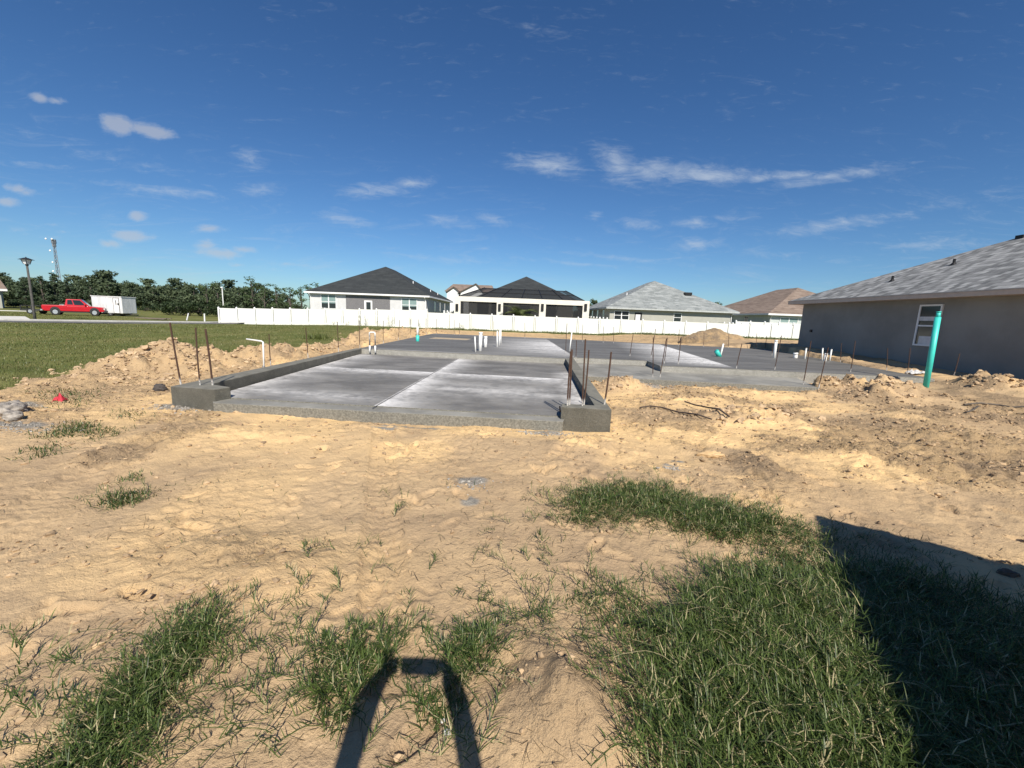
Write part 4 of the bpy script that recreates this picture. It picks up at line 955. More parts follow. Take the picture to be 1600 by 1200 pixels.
# ------------------------------------------------------------------ red pickup
M_red = simple('red_car_paint', (.50, .012, .022), .25, 0, .05, 2); M_tyre = simple('tyre_rubber', (.018,.018,.018), .85); M_rim = simple('bright_rim', (.62,.63,.65), .3, .6)
M_bump = simple('dark_bumper', (.03,.03,.032), .55); M_amber = simple('headlamp_lens', (.75,.70,.66), .15); M_chrome = simple('chrome', (.6,.6,.6), .2, .9); M_redlens = simple('tail_lens', (.35,.01,.01), .3)
pa = P(69, 487, 42.3)[0], 42.3; pb_ = P(168.5, 492, 45.2)[0], 45.2
hd = math.atan2(pb_[1]-pa[1], pb_[0]-pa[0]); zt_ = hz((pa[0]+pb_[0])/2, 43.7)
truck = thing('pickup_truck', 'red extended cab pickup truck parked on the grass beside the white box trailer', 'pickup truck', (pa[0], pa[1], zt_), hd)
SCT = math.hypot(pb_[0]-pa[0], pb_[1]-pa[1])/5.9
def V_(o): o.scale = (1, 1, 1); return o
def ts(b): b.v = [(x*SCT, y*SCT, z*SCT*1.17) for x, y, z in b.v]; return b
hw = .97
b = MB().side([(.12,.52),(0,.62),(0,1.02),(.05,1.10),(2.25,1.10),(2.32,1.04),(4.05,1.04),(4.12,1.07),(5.55,.97),(5.72,.88),(5.76,.58),(5.6,.46),(.3,.46)], -hw, hw)
ts(b).build('body', M_red, truck, bevel=.05)
b = MB().hexa([(2.02,-.9,1.03),(4.35,-.9,1.03),(4.35,.9,1.03),(2.02,.9,1.03)], [(2.2,-.70,1.80),(3.55,-.70,1.80),(3.55,.70,1.80),(2.2,.70,1.80)])
cab = ts(b).build('cab', M_red, truck, bevel=.05)
def cabq(x0, x1, f0, f1, sgn):       # window on the sloping cab side
    def pt(x, f):
        xa = 2.02+(2.2-2.02)*f; xb = 4.35+(3.55-4.35)*f; y = (.9+(.70-.9)*f+.012)*sgn
        return (xa+(xb-xa)*x, y, 1.03+.77*f)
    q = [pt(x0, f0), pt(x1, f0), pt(x1-.005, f1), pt(x0, f1)]
    q2 = [(a, y-.03*sgn, c) for a, y, c in q]
    return ts(MB().hexa(q2, q) if sgn > 0 else MB().hexa(q, q2))
for s in (-1, 1):
    cabq(.10,.36,.22,.88,s).build('side_window', M_glass, cab); cabq(.41,.88,.18,.88,s).build('side_window', M_glass, cab)
ts(MB().hexa([(4.27,-.78,1.12),(4.27,.78,1.12),(4.20,.78,1.11),(4.20,-.78,1.11)], [(3.62,-.64,1.76),(3.62,.64,1.76),(3.56,.64,1.74),(3.56,-.64,1.74)])).build('windscreen', M_glass, cab)
ts(MB().box((.08,-.80,.9),(2.0,.80,1.105))).build('truck_bed', M_bump, truck)
ts(MB().box((1.55,-.78,1.0),(1.98,.78,1.22))).build('tool_box', M_chrome, truck)
for x in (1.15, 4.75):
    for s in (-1, 1):
        ts(MB().disc_y((x, s*(hw-.06), .46), .47, .16, 20)).build('wheel_arch', M_bump, truck)
        wt = ts(MB().disc_y((x, s*(hw-.075), .37), .37, .24, 24)).build('wheel', M_tyre, truck, bevel=.03)
        ts(MB().disc_y((x, s*(hw+.04), .37), .235, .03, 18)).build('rim', M_rim, wt)
ts(MB().box((5.5,-.96,.36),(5.86,.96,.62))).build('bumper', M_bump, truck, bevel=.05)
ts(MB().box((5.70,-.52,.66),(5.775,.52,.86))).build('grille', M_bump, truck)
for s in (-1, 1):
    ts(MB().box((5.45,s*.76-.21,.68),(5.77,s*.76+.225,.88))).build('headlight', M_amber, truck, bevel=.03)
    ts(MB().box((-.02,s*.88-.08,.72),(.08,s*.88+.095,1.0))).build('tail_light', M_redlens, truck)
    ts(MB().box((3.85,s*1.03-.12,1.12),(3.98,s*1.03+.12,1.32))).build('mirror', M_red, truck, bevel=.03)
ts(MB().box((-.18,-.9,.42),(.06,.9,.6))).build('bumper', M_chrome, truck, bevel=.03)
ts(MB().box((1.62,-.985,.74),(4.25,.985,.79))).build('side_moulding', M_red, truck)
ts(MB().box((1.65,-.9,.33),(4.2,.9,.47))).build('chassis', M_bump, truck)

# white box trailer
Cu, Cy = 191, 46.5; Cx = P(Cu, 480, Cy)[0]
best = None
for k in range(0, 900):
    a = k/900*math.pi/2
    # long side runs to the left and away; short side to the right and away
    d1 = (-math.cos(a), math.sin(a)); d2 = (math.sin(a), math.cos(a))
    def hit(d, u):
        r_ = ray(u, 480); g = r_.x/r_.y
        den = d[0]-g*d[1]
        return (g*Cy-Cx)/den if abs(den) > 1e-6 else 1e9
    l1, l2 = hit(d1, 144), hit(d2, 213.5)
    if 0 < l1 < 20 and 0 < l2 < 20:
        e = abs(l1/l2-1.9)
        if best is None or e < best[0]: best = (e, a, l1, l2)
_, a, l1, l2 = best
tr = thing('box_trailer', 'white boxy trailer with a small windowed door parked behind the red pickup', 'trailer', (Cx, Cy, hz(Cx, Cy)), math.pi-a)
z0, z1 = P(Cu,490,Cy)[1]-hz(Cx,Cy), P(Cu,463.5,Cy)[1]-hz(Cx,Cy)
z0 = max(z0, .3)
# local x along the long side, local y = towards the camera's left hand side of it
def m_trailer(t):
    n = t.noise(t.map(t.ob, sc=(1,1,.25)), 2.2, 5, .6); wv = t.new('ShaderNodeTexWave', {'Vector': t.ob, 'Scale': 1.9}, bands_direction='X')
    t.put(t.b.inputs['Base Color'], t.mix(t.rng(n,.35,.7), (.60,.61,.61), (.80,.80,.80))); t.put(t.b.inputs['Roughness'], .45)
    t.put(t.b.inputs['Normal'], t.new('ShaderNodeBump', {'Strength': .3, 'Distance': .02, 'Height': wv.outputs['Fac']}).outputs[0])
M_trail = mat('white_trailer_skin', m_trailer)
yo = -l2
MB().box((0,yo,z0),(l1,0,z1-.06)).build('box_body', M_trail, tr, bevel=.06)
MB().box((-.04,yo-.04,z1-.07),(l1+.04,.04,z1)).build('roof', M_white, tr)
dx0, dx1 = l1*.10, l1*.27
dr = MB().box((dx0,-.01,z0+.05),(dx1,.035,z1-.22)).build('door', M_white, tr)
MB().box((dx0+.25,.036,z1-.95),(dx1-.25,.05,z1-.42)).build('door_window', M_glass, dr)
MB().box((dx0-.0,.034,(z0+z1)/2),(dx0+.1,.075,(z0+z1)/2+.2)).build('door_handle', M_black, dr)
fr = MB(); fr.box((dx0-.06,-.005,z0+.02),(dx0-.01,.03,z1-.18)); fr.box((dx1+.01,-.005,z0+.02),(dx1+.06,.03,z1-.18)); fr.box((dx0-.06,-.005,z1-.21),(dx1+.06,.03,z1-.16)); fr.build('door_frame', M_conduit, tr)
for s in (-.22, yo+.22):
    w_ = MB().disc_y((l1*.45,s,.33), .33, .2, 18).build('wheel', M_tyre, tr); MB().disc_y((l1*.45,s+(.1 if s > -1 else -.1),.33), .18, .03, 14).build('rim', M_rim, w_)
MB().box((.3,yo+.3,z0-.18),(l1-.3,-.3,z0+.01)).build('chassis', M_bump, tr)
MB().tube([(-.0,yo/2,z0-.1),(-.9,yo/2,z0-.12)], .06, 8).build('tow_bar', M_bump, tr)

t = thing('utility_trailer', 'small black open trailer standing behind the red pickup by the lamp post', 'trailer', (P(60,487,43)[0], 43, hz(P(60,487,43)[0], 43)), .3)
MB().box((-1.0,-.7,.35),(.9,.7,.48)).build('trailer_bed', M_bump, t)
f = MB()
for x in (-.95, 0, .85):
    for y in (-.66, .66): f.box((x-.03,y-.03,.48),(x+.03,y+.03,.85))
for y in (-.66, .66): f.box((-.98,y-.025,.83),(.88,y+.025,.88))
f.build('side_rail', M_bump, t)
for y in (-.8, .8):
    w_ = MB().disc_y((-.1,y,.3), .3, .18, 18).build('wheel', M_tyre, t); MB().disc_y((-.1,y*1.12,.3), .16, .02, 12).build('rim', M_rim, w_)
MB().tube([(.9,0,.4),(1.7,0,.42)], .05, 6).build('tow_bar', M_bump, t)
x = P(236,491.5,46)[0]; b = MB()
for i in range(4): b.box((-1.9+i*.15,-.4+i*.18,.0+.07*(i%2)),(1.7+i*.12,-.24+i*.18,.08+.07*(i%2)))
o = b.build('lumber_stack', simple('old_timber',(.16,.13,.10),.9)); o.location = (x, 46, hz(x, 46)); tag(o, 'low stack of dark timber lying in the grass right of the white box trailer', 'timber')

# ------------------------------------------------------------------ trees
def m_leaf(dark, light):
    def f(t):
        at = t.new('ShaderNodeAttribute', attribute_name='tint').outputs['Fac']; rn = t.new('ShaderNodeObjectInfo').outputs['Random']
        c = t.mix(t.m('ADD', t.m('MULTIPLY', at, .8), t.m('MULTIPLY', rn, .2)), dark, light)
        t.put(t.b.inputs['Base Color'], c); t.put(t.b.inputs['Roughness'], .6); t.put(t.b.inputs['Specular IOR Level'], .25)
        tl = t.new('ShaderNodeBsdfTranslucent', {'Color': c}); mx = t.new('ShaderNodeMixShader', {0: .25, 1: t.b.outputs[0], 2: tl.outputs[0]})
        t.put(t.o.inputs[0], mx.outputs[0])
    return f
M_leaf_oak = mat('oak_leaves', m_leaf((.046,.070,.038), (.130,.165,.085)))  # tree leaf tones lightened, distance haze put into the colour
M_leaf_pine = mat('pine_needles', m_leaf((.042,.066,.038), (.110,.150,.082)))
M_leaf_lite = mat('young_leaves', m_leaf((.050,.085,.03), (.125,.18,.075)))
M_leaf_bush = mat('bush_leaves', m_leaf((.018,.034,.013), (.050,.075,.028)))
M_bark = simple('bark', (.10,.085,.07), .95, 0, .3, 5)
def leaf_cloud(clumps, n_per, size, r):
    """clumps: (x,y,z,rad); flat leaf sprigs spread through every clump"""
    V = []; T = []
    for (cx, cy, cz, cr_) in clumps:
        n = int(n_per*cr_**2)+4
        d = r.normal(size=(n, 3)); d /= np.linalg.norm(d, axis=1)[:, None]
        rad = cr_*(r.random(n)**.45)[:, None]*(.85+.3*r.random((n, 1)))
        c = np.array([cx, cy, cz])+d*rad*np.array([1, 1, .8])
        a = r.normal(size=(n, 3)); a /= np.linalg.norm(a, axis=1)[:, None]
        b = np.cross(a, d+.3*r.normal(size=(n, 3))); b /= (np.linalg.norm(b, axis=1)[:, None]+1e-9)
        s = size*(.6+.8*r.random((n, 1)))
        V.append(np.stack([c-a*s-b*s*.45, c+a*s*.2-b*s*.5, c+a*s+b*s*.2, c-a*s*.1+b*s*.6], 1).reshape(-1, 3))
        T.append(np.repeat(np.clip(r.random(n)*.75+.25*r.random(), 0, 1), 4))
    V = np.concatenate(V); T = np.concatenate(T); n = len(V)//4
    return V, np.arange(n*4).reshape(-1, 4), T
def make_tree(kind, seed, name='tree'):
    r = np.random.default_rng(seed); root = link(bpy.data.objects.new(name, None)); root.empty_display_size = .3
    tb = MB(); cl = []
    if kind == 'oak':                # broad crown, 10 m
        tb.tube([(0,0,-.5),(.1,0,1.2),(0,.1,3),(.2,.1,5.5)], [.42,.34,.28,.14], 9)
        for k in range(46):
            a = r.random()*6.28; rr = 4.0*math.sqrt(r.random()); z = 1.0+7.8*(1-(rr/4.6)**2)*(.08+.92*r.random())
            cl.append((rr*math.cos(a), rr*math.sin(a), z, .8+.75*r.random()))
        m, npc, sz = M_leaf_oak, 40, .31
    elif kind == 'pine':             # pointed ragged crown, 10 m
        tb.tube([(0,0,-.5),(.05,0,5),(0,.05,9.6)], [.24,.16,.03], 8)
        for k in range(38):
            z = .9+8.9*(k/38)**.9; rr = 2.3*(1-(z-1.5)/8.8)**.8*(.4+.7*r.random()); a = r.random()*6.28
            cl.append((rr*math.cos(a), rr*math.sin(a), z, .35+.55*(1-(z-1.5)/9)+.2*r.random()))
        m, npc, sz = M_leaf_pine, 60, .25
    elif kind == 'young':            # thin, see-through crown
        tb.tube([(0,0,-.5),(.1,0,3),(0,.1,8.6)], [.15,.11,.03], 7)
        for k in range(20):
            z = 3.0+6.0*r.random(); rr = 1.5*r.random(); a = r.random()*6.28
            cl.append((rr*math.cos(a), rr*math.sin(a), z, .35+.5*r.random()))
        m, npc, sz = M_leaf_lite, 42, .17
    else:                            # bush
        tb.tube([(0,0,-.3),(0,0,1.2)], [.12,.06], 6)
        for k in range(26):
            a = r.random()*6.28; rr = 2.6*math.sqrt(r.random()); z = .5+2.6*(1-(rr/3)**2)*r.random()
            cl.append((rr*math.cos(a), rr*math.sin(a), z, .55+.5*r.random()))
        m, npc, sz = M_leaf_bush, 60, .17
    zc = max(c[2] for c in cl)*.45
    for c in cl[::3]:
        tb.tube([(0,0,min(c[2]*.62, zc+1.5)),(c[0]*.5,c[1]*.5,c[2]*.8),(c[0],c[1],c[2])], [.10,.06,.02], 5)
    tb.build('trunk', M_bark, root)
    V, Qd, T = leaf_cloud(cl, npc, sz, r)
    np_mesh('crown', V, Qd, None, m, root, False, dict(tint=T))
    return root
protos = {k: [make_tree(k, s, {'oak':'oak_tree','pine':'pine_tree','young':'young_tree','bush':'bush'}[k]) for s in ss] for k, ss in dict(oak=(1,2,3), pine=(4,5), young=(6,7), bush=(8,9)).items()}
used = set()
HT = dict(oak=9.3, pine=10.0, young=9.4, bush=3.3)
def plant(kind, u, vtop, vbase, Y, label, group=None, widen=1.0, i=None):
    ps = protos[kind]; p = ps[(random.randrange(len(ps)) if i is None else i) % len(ps)]
    x = P(u, vtop, Y)[0]; z = hz(x, Y); zt = P(u, vtop, Y)[1]; h = (zt-z)/HT[kind]
    o = p if p not in used else clone(p)
    used.add(p); o.location = (x, Y, z); o.scale = (h*widen, h*widen, h); o.rotation_euler = (0, 0, random.random()*6.28)
    return tag(o, label, 'bush' if kind == 'bush' else 'tree', group)
gt = 'trees of the wood beyond the road'
back = 'dense dark tree of the wood behind the lamp post, truck and trailer'
# far row that closes the wood: trees nothing tells apart
for u in range(-40, 470, 17):
    top = np.interp(u, [-40,0,60,120,160,200,260,330,400,420,470], [424,424,433,431,427,432,437,437,440,450,458])
    plant('oak', u+random.uniform(-5,5), top+random.uniform(-3,4), 488, random.uniform(118,140), back, gt, 1.25)
for (k, u, v, Y, lab, wd) in [
  ('oak',8,431,100,'broad dark tree at the left edge behind the sliver of a house',1.2), ('pine',36,432,92,'ragged pine just left of the lamp post top',1.2),
  ('pine',62,430,95,'pointed pine right of the lamp post',1.2), ('pine',82,426,98,'tallest pointed pine at the foot of the cell tower',1.3),
  ('pine',104,433,90,'ragged pine directly above the red pickup',1.25), ('oak',128,436,92,'dark round tree above the hood of the red pickup',1.0),
  ('oak',168,421,96,'biggest domed tree of the wood, rising behind the white box trailer',1.35), ('oak',205,440,88,'dark tree above the right end of the white box trailer',.95),
  ('pine',140,440,86,'ragged pine at the left shoulder of the domed tree',1.1), ('oak',236,437,92,'full dark tree right of the white box trailer',1.1), ('oak',268,433,98,'broad tree over the left end of the dark bushes',1.2),
  ('oak',300,437,96,'broad tree over the middle of the dark bushes',1.1), ('young',322,441,84,'thin pale tree left of the white light pole',1.6), ('oak',338,436,100,'dark tree whose crown stands over the white light pole',1.0),
  ('oak',372,438,98,'dark tree just right of the white light pole',1.1), ('young',392,433,82,'tall wispy tree rising above the fence left of the white house',1.5), ('young',412,447,80,'lower wispy tree second right of the light pole',1.6),
  ('young',430,443,78,'upright wispy tree midway between light pole and white house',1.5), ('young',452,449,76,'short wispy tree nearing the white house',1.8), ('young',470,446,74,'thin tree close left of the white house roof',1.6),
  ('young',484,441,72,'thin forked tree touching the white house eave',1.3)]:
    plant(k, u, v, 488, Y, lab, gt, wd)
for (u, v, Y, lab, wd) in [(20,470,70,'low bush below the sliver of a house at the left edge',1.2), (40,462,74,'dark bush behind the lamp post',1.2),(62,468,72,'bush above the small black trailer',1.1),
  (262,466,62,'dark rounded bush left end of the row right of the white trailer',1.0), (285,461,60,'large dark rounded bush in the middle of the row left of the fence',1.0), (312,462,60,'large dark rounded bush right of the middle in the row left of the fence',1.0),
  (338,466,62,'dark rounded bush at the fence end of the row',1.0), (100,470,76,'low bush behind the red pickup cab',1.6), (225,474,80,'low scrubby bush between white trailer and dark bushes',1.6),(400,474,66,'bush showing over the fence under the wispy trees',1.6),(440,473,66,'bush showing over the fence near the white house',1.8)]:
    plant('bush', u, v, 490, Y, lab, 'bushes before the wood', wd)
plant('oak', 932, 463, 480, 95, 'dark tree between the pillared house and the pale grey roof', None, 1.1)
plant('oak', 912, 467, 480, 105, 'small dark tree top right beside the mesh roof', None, 1.0)
plant('oak', 1284, 448.5, 500, 74, 'dark tree top peeping over the near grey roof', None, .8)
plant('oak', 1120, 471, 490, 120, 'far tree top between the pale grey and the brown roof', None, .9)
# dry meadow clearing and stray bits of the wood's floor are part of the ground

# young palm by the pool enclosure
Yp = 50.3; x, z = P(812, 494, Yp)
t = thing('palm', 'young feathery palm in front of the middle opening of the pillared house', 'palm', (x, Yp, hz(x, Yp)))
zc = z-hz(x, Yp)
MB().tube([(0,0,-.3),(0,0,zc*.6),(0,0,zc)], [.16,.14,.12], 10).build('trunk', M_bark, t, True)
V = []; T = []; M_palm = mat('palm_leaves', m_leaf((.07,.10,.03), (.22,.24,.10)))
st = MB()
for k in range(15):
    a = k*2.4; el = .45+.85*((k*7) % 10)/10; L = 2.3+.5*random.random(); prev = Vector((0,0,zc)); pts = [prev]
    for i in range(10):
        e = el-i*.15; prev = prev+Vector((math.cos(a)*math.cos(e), math.sin(a)*math.cos(e), math.sin(e)))*L/10; pts.append(prev)
    st.tube(pts, [.03-.0025*i for i in range(11)], 5)
    for i in range(1, 11):
        d = (pts[i]-pts[i-1]).normalized(); s = d.cross(Vector((0,0,1))).normalized()
        for q in (0, .5):
            p = pts[i-1].lerp(pts[i], q)
            for sg in (-1, 1):
                l = .75*(1-abs(i-4)/9); tip = p+(s*sg*.8+d*.6+Vector((0,0,-.15))).normalized()*l; wv = d*.05
                V += [p-wv, p+wv, tip+wv*.3, tip-wv*.3]; T += [random.random()]*4
st.build('frond_rib', M_palm, t)
np_mesh('fronds', np.array([tuple(v) for v in V]), np.arange(len(V)).reshape(-1, 4), None, M_palm, t, False, dict(tint=np.array(T)))
t.scale = (1,1,1)

# ------------------------------------------------------------------ sand pile near the fence and small things
def heap(name, label, cat, u, v, Y, vtop, rx, ry, m, seed, z0=None):
    x, zb = P(u, v, Y); z0 = hz(x, Y) if z0 is None else z0; h = P(u, vtop, Y)[1]-z0
    n = 70; th = np.linspace(0, 2*np.pi, n, endpoint=False); V = [(0, 0, h)]; rr = np.linspace(.04, 1.15, 26)
    for q in rr:
        for a in th:
            X, Y_ = q*rx*math.cos(a), q*ry*math.sin(a)
            V.append((X, Y_, h*max(0, (1-q)**.95 if q < 1 else 0)-.7*(q > 1)))
    V = np.array(V); V[:, 2] += h*.17*fbm(V[:, 0]+seed, V[:, 1], .9, 4, seed, .6, True)*(np.hypot(V[:, 0]/rx, V[:, 1]/ry) < 1.05)
    Qd = []; Tt = [(0, 1+j, 1+(j+1) % n) for j in range(n)]
    for i in range(len(rr)-1):
        for j in range(n): Qd.append((1+i*n+j, 1+(i+1)*n+j, 1+(i+1)*n+(j+1) % n, 1+i*n+(j+1) % n))
    o = np_mesh(name, V, np.array(Qd), np.array(Tt), m, None, True); o.location = (x, Y, z0-.02)
    return tag(o, label, cat)
def m_pile(t):
    n = t.noise(t.ob, 1.6, 6, .68); n2 = t.noise(t.ob, 9, 5, .7)
    c = t.mix(t.rng(n, .38, .62), (.30,.225,.15), (.62,.43,.23)); c = t.mix(t.rng(n2, .55, .75, 0, .6), c, (.22,.17,.12))
    t.put(t.b.inputs['Base Color'], c); t.put(t.b.inputs['Roughness'], .95)
    t.put(t.b.inputs['Normal'], t.new('ShaderNodeBump', {'Strength': 1.0, 'Distance': .25, 'Height': n2}).outputs[0])
M_pile = mat('heaped_soil', m_pile)
heap('sand_pile', 'tall pile of excavated soil in front of the fence on the right', 'soil pile', 1113, 542, 27.5, 511, 2.2, 1.3, M_pile, 3)
M_clod = simple('rubble', (.30,.27,.235), .95, 0, .35, 9, .01, 30)
def rock(u, v, r, label, name='rubble_lump', m=None, seed=0, sq=(1,.8,.7)):
    x, y = G(u, v, .12 if u < 130 or u > 1300 else .03); z = hz(x, y); b = bmesh.new(); bmesh.ops.create_icosphere(b, subdivisions=4, radius=1)
    co = np.array([w_.co[:] for w_ in b.verts]); f = 1+.45*fbm(co[:,0]*1.3+seed, co[:,1]*1.3+co[:,2]*.9, .9, 4, seed+50)+.25*fbm(co[:,2]*2+seed, co[:,0]*2, .6, 3, seed+60)
    for w_, k in zip(b.verts, f): w_.co = w_.co*k*r; w_.co.x *= sq[0]; w_.co.y *= sq[1]; w_.co.z *= sq[2]
    me = bpy.data.meshes.new(name); b.to_mesh(me); b.free(); me.materials.append(m or M_clod)
    for p in me.polygons: p.use_smooth = True
    o = link(bpy.data.objects.new(name, me)); o.location = (x, y, z+r*.25); return tag(o, label, 'rubble')
rock(8,634,.15,'bigger grey concrete lump at the left edge on the sand',seed=1); rock(22,630,.13,'pale grey concrete lump second from the left edge',seed=2); rock(18,641,.1,'small grey lump below the two bigger ones at the left edge',seed=3)
rock(250,607,.1,'dark lump of soil left of the entrance block',m=simple('dark_clod',(.07,.06,.055),.95),seed=4)
rock(1112,704,.1,'flat sandy stone lying on the sand in the middle right',m=simple('sandy_stone',(.52,.36,.19),.9,0,.2,8,.006,40),seed=5,sq=(1.5,.7,.55))
rock(1583,866,.038,'dark clod at the right edge on the border of the big shadow',m=simple('dark_clod_b',(.12,.085,.06),.95),seed=6,sq=(1.6,.8,.8))
rock(1362,596,.13,'dark grey clod at the left of the grey dirt heap',m=simple('dark_clod_c',(.10,.085,.07),.95),seed=7)
rock(694,1120,.012,'small white stone lying inside the arm shadow arch',m=simple('white_stone',(.62,.6,.56),.9),seed=8); rock(699,1138,.014,'second white stone lying inside the arm shadow arch',m=bpy.data.materials['white_stone'],seed=9)
# red cloth scrap, white bag, orange stake, branch
def crumple(name, label, cat, u, v, z, sx_, sy_, hgt, col, seed):
    x, y = G(u, v, z); n = 26; g = np.linspace(-1, 1, n); A, B_ = np.meshgrid(g, g); A, B_ = A.ravel(), B_.ravel()
    Z = hgt*np.clip(1-.6*(A**2+B_**2), 0, 1)*(.7+.9*fbm(A+seed, B_, .7, 3, seed, .6, True))
    V = np.stack([A*sx_*(1+.15*fbm(B_+seed, A, .8, 2, seed)), B_*sy_*(1+.2*fbm(A, B_, .8, 2, seed+3)), Z], 1)
    i_ = (np.arange(n-1)[:, None]*n+np.arange(n-1)[None]).ravel()
    o = np_mesh(name, V, np.stack([i_, i_+1, i_+n+1, i_+n], 1), None, simple(name+'_skin', col, .7, 0, .1, 12), None, True)
    o.modifiers.new('thick', 'SOLIDIFY').thickness = .004
    o.location = (x, y, hz(x, y)+.015); return tag(o, label, cat)
crumple('cloth_scrap', 'crumpled red cloth scrap on the dirt ridge at the left', 'cloth', 91, 608, .2, .075, .06, .10, (.50,.03,.05), 3)
crumple('paper_bag', 'crumpled white bag on the ground at the foot of the grey house wall', 'bag', 1431, 582, .3, .24, .14, .13, (.5,.5,.5), 5)
x, y = G(1341, 570, .32)
t = thing('survey_stake', 'small orange flagged stake on the right slab edge', 'stake', (x, y, hz(x, y)))
MB().box((-.012,-.012,-.1),(.012,.012,.24)).build('stick', simple('stake_wood',(.45,.33,.2),.8), t); MB().box((.012,-.01,.14),(.13,.012,.24)).build('flag', simple('flag_orange',(.75,.22,.10),.7), t)
ground_rod([(1506,633),(1530,633.5),(1560,635),(1582,638),(1602,640)], 'thin dark branch lying on the dirt at the right edge', .018, 'branch', 'branch', M_bark, .03)
ground_rod([(1510,644),(1520,640),(1528,636)], 'short dark twig propped on the branch at the right edge', .016, 'branch', 'branch', M_bark, .03)
# ------------------------------------------------------------------ grass
def m_grass(dark, light, dry):
    def f(t):
        at = t.new('ShaderNodeAttribute', attribute_name='tint').outputs['Fac']
        c = t.mix(t.rng(at, 0, .85, smooth=False), dark, light); c = t.mix(t.rng(at, .90, .96), c, dry)
        t.put(t.b.inputs['Base Color'], c); t.put(t.b.inputs['Roughness'], .45); t.put(t.b.inputs['Specular IOR Level'], .35)
        tl = t.new('ShaderNodeBsdfTranslucent', {'Color': c}); mx = t.new('ShaderNodeMixShader', {0: .25, 1: t.b.outputs[0], 2: tl.outputs[0]})
        t.put(t.o.inputs[0], mx.outputs[0])
    return f
M_grass = mat('runner_grass', m_grass((.024,.048,.010), (.125,.175,.045), (.46,.40,.22)))
M_lawn = mat('lawn_grass', m_grass((.085,.112,.026), (.185,.20,.064), (.33,.28,.13)))
M_stem_g = simple('grass_runner', (.12,.13,.05), .7, 0, .3, 30)
def blades(Pt, h, w, az, lean, bend, tint, ns=3):
    n = len(Pt); th = lean.copy(); p = Pt.copy(); rows = []
    sd_ = np.stack([-np.sin(az), np.cos(az), 0*az], 1); dr = np.stack([np.cos(az), np.sin(az), 0*az], 1)
    up = np.array([0, 0, 1.])
    for k in range(ns+1):
        wk = (w*(1-(k/ns)**1.6)*(.75 if k == 0 else 1)*.5)[:, None]
        rows.append((p-sd_*wk, p+sd_*wk))
        p = p+(dr*np.sin(th)[:, None]+up*np.cos(th)[:, None])*(h/ns)[:, None]; th = th+bend/ns
    V = np.stack([q for r_ in rows for q in r_], 1)          # n, 2(ns+1), 3
    m_ = 2*(ns+1); base = (np.arange(n)*m_)[:, None]
    Qd = np.concatenate([base+np.array([2*k, 2*k+1, 2*k+3, 2*k+2]) for k in range(ns)], 0)
    return V.reshape(-1, 3), Qd, np.repeat(tint, m_)
class Grass:
    def __init__(s): s.V = []; s.Q = []; s.T = []; s.k = 0
    def add(s, V, Qd, T): s.V.append(V); s.Q.append(Qd+s.k); s.T.append(T); s.k += len(V)
    def build(s, name, m): 
        o = np_mesh(name, np.concatenate(s.V), np.concatenate(s.Q), None, m, None, True, dict(tint=np.concatenate(s.T))); tag(o, kind='stuff'); return o
def in_poly(poly, n, soft=.0, seed=0, nz=.35, cut=.5):
    poly = [(p[0], p[1]) for p in poly]; a = np.array(poly); lo, hi = a.min(0)-soft, a.max(0)+soft; out = []
    tot = 0
    while tot < n:
        q = lo+(hi-lo)*rng.random((n*2, 2)); q2 = q+rng.normal(size=q.shape)*soft
        k = inside(poly, q2[:, 0], q2[:, 1]) & (vn(q[:, 0]*7+seed, q[:, 1]*7, seed)*.6+vn(q[:, 0]*19, q[:, 1]*19+seed, seed+1)*.4 > cut-nz*rng.random(len(q)))
        out.append(q[k]); tot += k.sum()
        if k.sum() == 0: break
    return np.concatenate(out)[:n]
def tuft(gr, poly_px, n, hmin, hmax, wd, soft=.03, lean=(.2, 1.2), bend=(.2, 1.4), seed=0, cut=.35, lift=0.0, dry=.04):
    poly = [G(u, v, .03) for u, v in poly_px]; q = in_poly(poly, n, soft, seed, .35, cut); n = len(q)
    z = H(q[:, 0], q[:, 1])-.004+lift*rng.random(n)
    h = hmin+(hmax-hmin)*rng.random(n)**1.4; t = .9*rng.random(n)*(.6+.4*vn(q[:, 0]*6, q[:, 1]*6, 71)); t = np.where(rng.random(n) < dry, 1.0, t)
    az = rng.random(n)*6.283
    gr.add(*blades(np.stack([q[:, 0], q[:, 1], z], 1), h, wd*(.7+.6*rng.random(n)), az, lean[0]+(lean[1]-lean[0])*rng.random(n), bend[0]+(bend[1]-bend[0])*rng.random(n), t))
